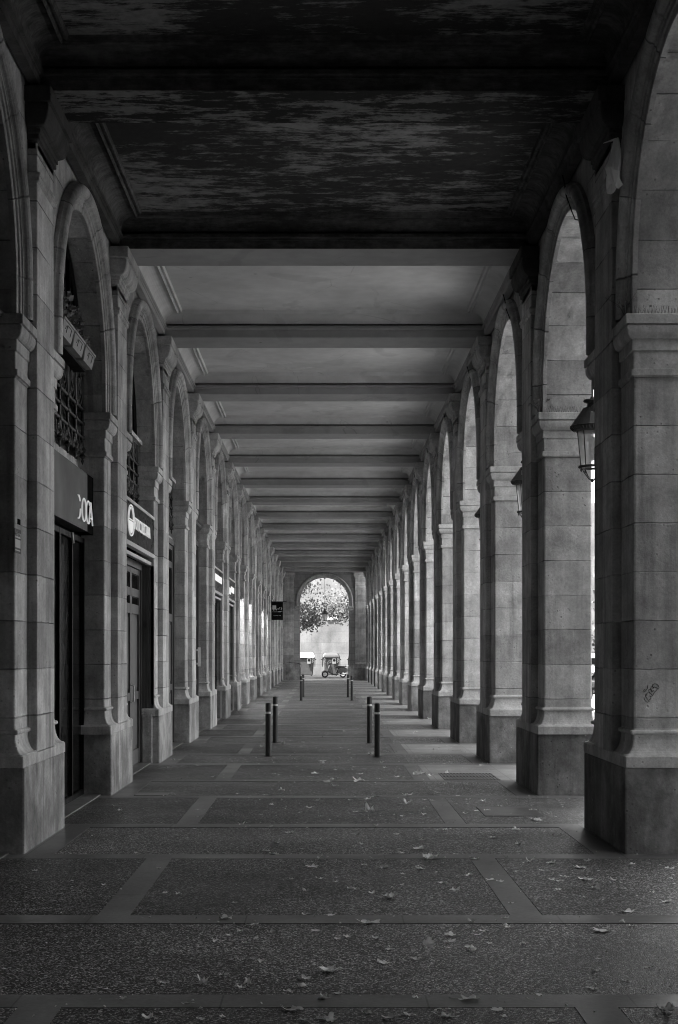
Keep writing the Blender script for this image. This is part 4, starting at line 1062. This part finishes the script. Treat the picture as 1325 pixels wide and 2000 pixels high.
def bin_(loc, w, lidmat, label, side=1):
    t = thing('recycling_bin', label, 'bin', loc, 0, 'recycling bins by the wall')
    h = 1.30; hw = w / 2
    mb = MB(); mb.stack(-hw, hw, -0.55, 0.55, [(-0.16, 0.06), (-0.13, 0.10), (-0.02, h - 0.05), (0.0, h), (0.0, h + 0.03)], r=0.06); link('body', mb.mesh('body'), M['binbody'], t)
    mb = MB(); mb.stack(-hw, hw, -0.55, 0.55, [(0.03, h + 0.032), (0.03, h + 0.12), (-0.03, h + 0.26), (-0.10, h + 0.38), (-0.16, h + 0.42)], r=0.08); link('lid', mb.mesh('lid'), lidmat, t)
    mb = MB()
    for s in (-1, 1): mb.box(s * (hw + 0.005), s * (hw + 0.055), -0.35, 0.35, h - 0.62, h + 0.02); mb.tube([(s * (hw + 0.05), 0, h - 0.1), (s * (hw + 0.13), 0, h - 0.1)], 0.03, 8)
    mb.box(-hw + 0.0, hw, -0.575, -0.552, h + 0.0, h + 0.031)
    link('side_arm', mb.mesh('side_arm'), M['blackmetal'], t)
    mb = MB(); cx = 0.06 if side > 0 else 0.10; cx = hw - 0.40
    mb.box(cx - 0.13, cx + 0.13, -0.585, -0.553, h - 0.40, h - 0.02); sk = link('sticker', mb.mesh('sticker'), M['decal'], t)
    mb = MB(); mb.lathe(0, 0, [(0.095, -0.004), (0.095, 0.004)], 16)
    mb.v = [(cx + v[0], -0.59 + v[2], h - 0.14 + v[1]) for v in mb.v]; link('emblem', mb.mesh('emblem'), M['blackmetal'], sk)
    for s in (-1, 1):
        mb = MB()
        for k in range(3):
            z0 = h - 0.36 + 0.12 * k; x0 = s * (hw - 0.19); x1 = s * (hw - 0.07)
            mb.prism([(x0, z0), (x1, z0 + 0.12), (x1, z0 + 0.18), (x0, z0 + 0.06)], 'y', -0.58, -0.556)
        link('hazard_stripes', mb.mesh('hazard_stripes'), M['decal'], t)
    mb = MB()
    for sx_ in (-1, 1):
        for sy_ in (-1, 1): mb.box(sx_ * (hw - 0.28), sx_ * (hw - 0.18), sy_ * 0.35 - 0.06, sy_ * 0.35 + 0.06, 0.0, 0.075)
    link('foot', mb.mesh('foot'), M['rubber'], t)
    return t
yB = 106.7
bx = lambda px: (px - VX) * yB / F
bin_((bx(616.0) - 0.80, yB, 0), 1.50, M['binlid'], 'grey recycling bin with a white lid, on the left beyond the far arch', -1)
bin_(((bx(630.5) + bx(664)) / 2, yB, 0), 1.22, M['binlid2'], 'grey recycling bin with a pale lid, behind the parked scooter')
bin_((bx(680) + 0.66, yB, 0), 1.22, M['binlid2'], 'recycling bin mostly hidden behind the right side of the far arch')

def wheel_y(mb, x, z, r, w, y=0.0, seg=20):
    """torus tyre with its axle along y"""
    n = 8; vs = []
    for k in range(seg):
        a = 2 * PI * k / seg
        for j in range(n):
            b = 2 * PI * j / n; rr = r - w * 0.5 + w * 0.5 * math.cos(b)
            vs.append((x + rr * math.cos(a), y + w * 0.5 * math.sin(b), z + rr * math.sin(a)))
    fs = [(k * n + j, k * n + (j + 1) % n, ((k + 1) % seg) * n + (j + 1) % n, ((k + 1) % seg) * n + j) for k in range(seg) for j in range(n)]
    mb.add(vs, fs)
def disc_y(mb, x, z, r, w, y=0.0, seg=20):
    mb.prism([(x + r * math.cos(2 * PI * k / seg), z + r * math.sin(2 * PI * k / seg)) for k in range(seg)], 'y', y - w / 2, y + w / 2)
def slab_y(mb, outline, hw, taper=0.75, y=0.0):
    """side outline (x,z) given thickness, edges narrowed so that it reads as rounded"""
    n = len(outline); cx = sum(p[0] for p in outline) / n; cz = sum(p[1] for p in outline) / n
    vs = []
    for yy, f in ((-hw, 0.86), (-hw * 0.7, 0.97), (0, 1.0), (hw * 0.7, 0.97), (hw, 0.86)):
        vs += [(cx + (p[0] - cx) * f, y + yy, cz + (p[1] - cz) * f) for p in outline]
    fs = [tuple(range(n)), tuple(reversed(range(4 * n, 5 * n)))]
    for l in range(4):
        fs += [(l * n + i, l * n + (i + 1) % n, (l + 1) * n + (i + 1) % n, (l + 1) * n + i) for i in range(n)]
    mb.add(vs, fs)
def scooter(loc, rz, label, paint):
    t = thing('parked_scooter', label, 'scooter', loc, rz)
    for nm, x in (('front_wheel', -0.66), ('rear_wheel', 0.60)):
        mb = MB(); wheel_y(mb, x, 0.235, 0.235, 0.11); w_ = link('wheel', mb.mesh('wheel', True), M['rubber'], t)
        mb = MB(); disc_y(mb, x, 0.235, 0.145, 0.06); mb.lathe(0, 0, [(0.0, 0.0)], 3) if False else None
        link('rim', mb.mesh('rim'), M['chrome'], w_)
    mb = MB(); slab_y(mb, [(-0.92, 0.30), (-0.88, 0.42), (-0.72, 0.52), (-0.55, 0.50), (-0.44, 0.38), (-0.50, 0.36), (-0.62, 0.44), (-0.76, 0.42)], 0.085); link('front_mudguard', mb.mesh('front_mudguard'), paint, t)
    mb = MB(); slab_y(mb, [(-0.50, 0.46), (-0.40, 0.34), (-0.22, 0.24), (-0.10, 0.26), (-0.12, 0.40), (-0.16, 0.74), (-0.24, 0.90), (-0.34, 0.88), (-0.44, 0.66)], 0.20); link('leg_shield', mb.mesh('leg_shield'), paint, t)
    mb = MB(); mb.box(-0.20, 0.28, -0.17, 0.17, 0.20, 0.27); link('footboard', mb.mesh('footboard'), M['seat'], t)
    mb = MB(); slab_y(mb, [(0.10, 0.30), (0.20, 0.62), (0.36, 0.72), (0.70, 0.72), (0.95, 0.62), (0.98, 0.50), (0.86, 0.40), (0.60, 0.36), (0.36, 0.28)], 0.20); link('rear_body', mb.mesh('rear_body'), M['scooter_dark'], t)
    mb = MB(); slab_y(mb, [(0.70, 0.56), (0.95, 0.62), (1.02, 0.52), (0.98, 0.42), (0.84, 0.42)], 0.21); link('tail_panel', mb.mesh('tail_panel'), paint, t)
    mb = MB(); slab_y(mb, [(0.02, 0.70), (0.10, 0.79), (0.35, 0.82), (0.62, 0.80), (0.84, 0.80), (0.86, 0.73), (0.60, 0.70), (0.20, 0.66)], 0.15); link('seat', mb.mesh('seat'), M['seat'], t)
    mb = MB(); slab_y(mb, [(-0.46, 0.92), (-0.36, 1.02), (-0.22, 1.04), (-0.14, 0.98), (-0.22, 0.90), (-0.36, 0.86)], 0.11); hb = link('handlebar_cowl', mb.mesh('handlebar_cowl'), paint, t)
    mb = MB(); mb.tube([(-0.24, -0.34, 1.0), (-0.27, -0.15, 1.0), (-0.27, 0.15, 1.0), (-0.24, 0.34, 1.0)], 0.018, 8); link('handlebar', mb.mesh('handlebar'), M['seat'], t)
    mb = MB(); disc_y(mb, 0, 0, 0.0, 0.0) if False else None
    mb.tube([(-0.50, 0, 0.96), (-0.44, 0, 0.96)], 0.085, 14); link('headlight', mb.mesh('headlight'), M['chrome'], t)
    mb = MB()
    for s in (-1, 1): mb.tube([(-0.26, s * 0.26, 1.0), (-0.20, s * 0.30, 1.14)], 0.007, 5)
    link('mirror_stem', mb.mesh('mirror_stem'), M['chrome'], t)
    for s in (-1, 1): 
        mb = MB(); mb.tube([(-0.205, s * 0.30, 1.17), (-0.19, s * 0.30, 1.17)], 0.055, 12); link('mirror', mb.mesh('mirror'), M['chrome'], t)
    mb = MB(); slab_y(mb, [(-0.54, 1.00), (-0.40, 1.02), (-0.30, 1.22), (-0.34, 1.24)], 0.16); link('windscreen', mb.mesh('windscreen'), M['decal'], t)
    mb = MB(); mb.tube([(0.30, -0.16, 0.20), (0.45, -0.17, 0.21), (0.50, -0.19, 0.27), (0.88, -0.20, 0.30)], [0.02, 0.03, 0.065, 0.06], 10); link('exhaust', mb.mesh('exhaust', True), M['chrome'], t)
    mb = MB(); mb.tube([(0.80, 0, 0.70), (0.98, 0, 0.84), (1.0, 0, 0.86)], 0.012, 6); mb.tube([(0.98, -0.15, 0.84), (0.98, 0.15, 0.84)], 0.014, 6); mb.tube([(0.80, 0.1, 0.74), (0.82, 0.1, 1.02)], 0.012, 6); link('luggage_rack', mb.mesh('luggage_rack'), M['chrome'], t)
    mb = MB(); mb.tube([(0.02, 0, 0.22), (0.06, -0.14, 0.02)], 0.014, 6); link('stand', mb.mesh('stand'), M['chrome'], t)
    return t
ys = 100.0
scooter(((653.5 - VX) * ys / F, ys, -0.02), 0.12, 'pale parked scooter with a dark seat seen side on through the far arch', M['scooter'])
scooter((9.86, 52.5, -0.14 + 0.136), R(60), 'dark scooter parked on the sunlit street past the right piers', M['scooter_dark'])

# small white off-roader with a spare wheel on its back, seen in the slit between two right piers
def offroader(loc, label):
    t = thing('parked_car', label, 'car', loc)
    mb = MB(); mb.stack(-0.85, 0.85, 0.0, 3.7, [(-0.08, 0.28), (-0.02, 0.34), (0.0, 0.6), (-0.01, 0.95), (-0.05, 1.02)], r=0.12)
    mb.stack(-0.78, 0.78, 0.06, 2.45, [(0.0, 1.02), (-0.03, 1.25), (-0.09, 1.62), (-0.13, 1.74), (-0.22, 1.79)], r=0.12); link('body', mb.mesh('body'), M['carwhite'], t)
    mb = MB(); mb.box(-0.58, 0.58, 0.082, 0.12, 1.16, 1.56)
    for s in (-1, 1): mb.box(s * 0.70, s * 0.757, 0.35, 1.15, 1.12, 1.55); mb.box(s * 0.70, s * 0.757, 1.25, 2.1, 1.12, 1.55)
    link('window', mb.mesh('window'), M['darkglass'], t)
    for x in (-0.76, 0.76):
        for y in (0.65, 2.95):
            mb = MB(); wheel_y(mb, 0, 0, 0.33, 0.22); mb.v = [(x + v[1], y + v[0], 0.33 + v[2]) for v in mb.v]; w_ = link('wheel', mb.mesh('wheel', True), M['rubber'], t)
            mb = MB(); disc_y(mb, 0, 0, 0.2, 0.16); mb.v = [(x + v[1], y + v[0], 0.33 + v[2]) for v in mb.v]; link('rim', mb.mesh('rim'), M['chrome'], w_)
    mb = MB(); wheel_y(mb, -0.10, 0.92, 0.29, 0.20, y=-0.12); sp = link('spare_wheel', mb.mesh('spare_wheel', True), M['rubber'], t)
    mb = MB(); disc_y(mb, -0.10, 0.92, 0.21, 0.17, y=-0.13); link('wheel_cover', mb.mesh('wheel_cover'), M['carwhite'], sp)
    for s in (-1, 1):
        mb = MB(); mb.box(s * 0.68, s * 0.80, -0.02, 0.06, 0.62, 0.90); link('tail_light', mb.mesh('tail_light'), M['blackmetal'], t)
    mb = MB(); mb.box(-0.82, 0.82, -0.06, 0.05, 0.36, 0.52); link('bumper', mb.mesh('bumper'), M['metal'], t)
    return t
offroader((14.9 + 0.10, 80.5, -0.14), 'white off roader with a rear spare wheel, parked in the street beyond the right piers')

# ------------------------------------------------------------------ trees
def tree_meshes(seed, trunk_h, crown_r, crown_h, n_leaf, leaf, droop=0.0):
    rnd = random.Random(seed)
    tr = MB(); tr.tube([(0, 0, -0.3), (0.03, 0.02, trunk_h * 0.4), (0.08, -0.05, trunk_h * 0.8), (0.05, 0.0, trunk_h + crown_h * 0.35)], [0.34, 0.27, 0.23, 0.12], 12)
    tips = []
    for k in range(15):
        a = 2 * PI * k / 15 * 2.4 + rnd.uniform(-.3, .3); e = rnd.uniform(0.15, 1.15); L = crown_r * rnd.uniform(0.6, 0.98)
        z0 = trunk_h * rnd.uniform(0.75, 1.1)
        p1 = (L * .4 * math.cos(a) * math.cos(e), L * .4 * math.sin(a) * math.cos(e), z0 + L * .5 * math.sin(e))
        p2 = (L * .9 * math.cos(a) * math.cos(e * .8), L * .9 * math.sin(a) * math.cos(e * .8), z0 + crown_h * .75 * math.sin(e) - droop * rnd.random())
        tr.tube([(0.05, 0, z0), p1, p2], [0.10, 0.06, 0.02], 7)
        for q in range(5):
            f = rnd.uniform(0.35, 1.0); b = Vector(p1).lerp(Vector(p2), f); tips.append(b + Vector((rnd.gauss(0, .8), rnd.gauss(0, .8), rnd.gauss(0.1, .6))))
        tips.append(Vector(p2))
    for k in range(26):
        a = rnd.uniform(0, 2 * PI); q = rnd.random() ** 0.5; zz = rnd.random()
        rr = crown_r * q * math.sqrt(max(0.05, 1 - (2 * zz - 0.9) ** 2 * 0.8)); tips.append(Vector((rr * math.cos(a), rr * math.sin(a), trunk_h * 0.95 + crown_h * zz)))
    if droop:
        for k in range(30):
            a = rnd.uniform(0, 2 * PI); rr = crown_r * rnd.uniform(0.45, 0.95); z = trunk_h - droop * rnd.random(); tips.append(Vector((rr * math.cos(a), rr * math.sin(a), z)))
    cr = MB(); per = n_leaf // len(tips)
    for c in tips:
        sg_ = rnd.uniform(0.28, 0.6); tone = rnd.uniform(0.15, 0.85)
        for q in range(per):
            p = c + Vector((rnd.gauss(0, sg_), rnd.gauss(0, sg_), rnd.gauss(0, sg_ * 0.7)))
            d = Vector((rnd.gauss(0, 1), rnd.gauss(0, 1), rnd.gauss(0.7, 0.8))).normalized(); u = d.orthogonal().normalized(); ang = rnd.uniform(0, 6.28)
            u = (Matrix.Rotation(ang, 3, d) @ u); w = d.cross(u); s1 = leaf * rnd.uniform(0.65, 1.25)
            cr.add([p - u * s1 * .5, p + w * s1 * .45 - u * s1 * .1, p + u * s1 * .6, p - w * s1 * .45 - u * s1 * .1], [(0, 1, 2, 3)], min(1, max(0, tone + rnd.uniform(-.2, .2))))
    return tr.mesh('trunk', True), cr.mesh('crown')
tA = tree_meshes(11, 5.2, 4.6, 6.0, 26000, 0.16, droop=1.6); tB = tree_meshes(23, 5.0, 4.8, 6.5, 26000, 0.16, droop=1.2)
tC = tree_meshes(31, 3.8, 4.6, 8.0, 11000, 0.34, droop=0.5); tD = tree_meshes(47, 3.2, 5.0, 9.5, 11000, 0.36, droop=0.8)
def tree(ms, loc, rz, label, group, crown='crown', sc=1.0):
    t = thing('plane_tree', label, 'tree', loc, rz, group); t.scale = (sc, sc, sc)
    for nm, m_, mt in (('trunk', ms[0], M['bark']), ('crown', ms[1], M[crown])):
        part(nm, m_, mt, t)
    return t
tree(tA, (-4.5, 97.5, 0), 0.4, 'leafy plane tree whose branches hang down on the left of the far arch', 'trees beyond the far arch')
tree(tB, (4.9, 98.5, 0), 2.2, 'leafy plane tree whose branches hang down on the right of the far arch', 'trees beyond the far arch')
k = 0
for (x, y, ms, sc) in ((8.4, -22, tC, 1.25), (8.6, -14, tD, 1.2), (8.3, -6, tC, 1.3), (8.5, 1.5, tD, 1.25), (9.4, 6.0, tC, 1.05), (14.0, 10.5, tD, 1.15), (17, -8, tD, 1.3), (17.5, 4, tC, 1.3),  # out-of-view trees added to shade the near bays
                   (22, 92, tC, 1.0), (24, 103, tD, 1.05), (26.5, 118, tC, 1.15), (29, 132, tD, 1.1), (23, 128, tD, 1.0), (32, 150, tC, 1.25), (28, 146, tD, 1.2), (36, 165, tC, 1.3), (21, 70, tC, 0.9), (22, 50, tD, 0.9)):
    lab = 'unseen broad tree added right of the nearest piers to shade the near bays' if x < 12 else ('unseen tree added farther right of the nearest piers to shade them' if y < 30 else 'sunlit park tree glimpsed across the street between the right piers')
    tree(ms, (x, y, -0.01), k * 1.7, lab, 'added shade trees by the near piers' if x < 12 else ('added shade trees farther from the near piers' if y < 30 else 'park trees glimpsed across the street'), 'crown_far' if x > 12 else 'crown', sc); k += 1

# ------------------------------------------------------------------ light
to_sun = Vector((-0.87, -0.49, 0)).normalized() * math.cos(R(63)) + Vector((0, 0, math.sin(R(63))))
sun = bpy.data.lights.new('sun', 'SUN'); sun.energy = 5.0; sun.angle = R(0.5); sun.color = (1, 0.99, 0.98)
so = bpy.data.objects.new('sun', sun); COL.objects.link(so); so.location = (0, 0, 40)
so.rotation_euler = to_sun.to_track_quat('Z', 'Y').to_euler()
w = bpy.data.worlds.new('World'); scn.world = w; w.use_nodes = True
nt_ = w.node_tree; bg = nt_.nodes['Background']
sky = nt_.nodes.new('ShaderNodeTexSky'); sky.sky_type = 'NISHITA'; sky.sun_disc = False
sky.sun_elevation = R(63); sky.sun_rotation = math.atan2(to_sun.x, to_sun.y)
sky.dust_density = 2.0; sky.air_density = 1.2
bw = nt_.nodes.new('ShaderNodeRGBToBW'); nt_.links.new(sky.outputs[0], bw.inputs[0]); nt_.links.new(bw.outputs[0], bg.inputs['Color'])
bg.inputs['Strength'].default_value = 0.15
scn.view_settings.view_transform = 'Standard'; scn.view_settings.look = 'None'
scn.view_settings.exposure = 3.32; scn.view_settings.gamma = 1.0; scn.view_settings.use_curve_mapping = False
cy = scn.cycles
cy.max_bounces = 8; cy.diffuse_bounces = 6; cy.glossy_bounces = 3; cy.transparent_max_bounces = 8; cy.transmission_bounces = 4
cy.use_denoising = True; cy.filter_width = 1.05; cy.sample_clamp_indirect = 4.0; cy.caustics_reflective = False; cy.caustics_refractive = False
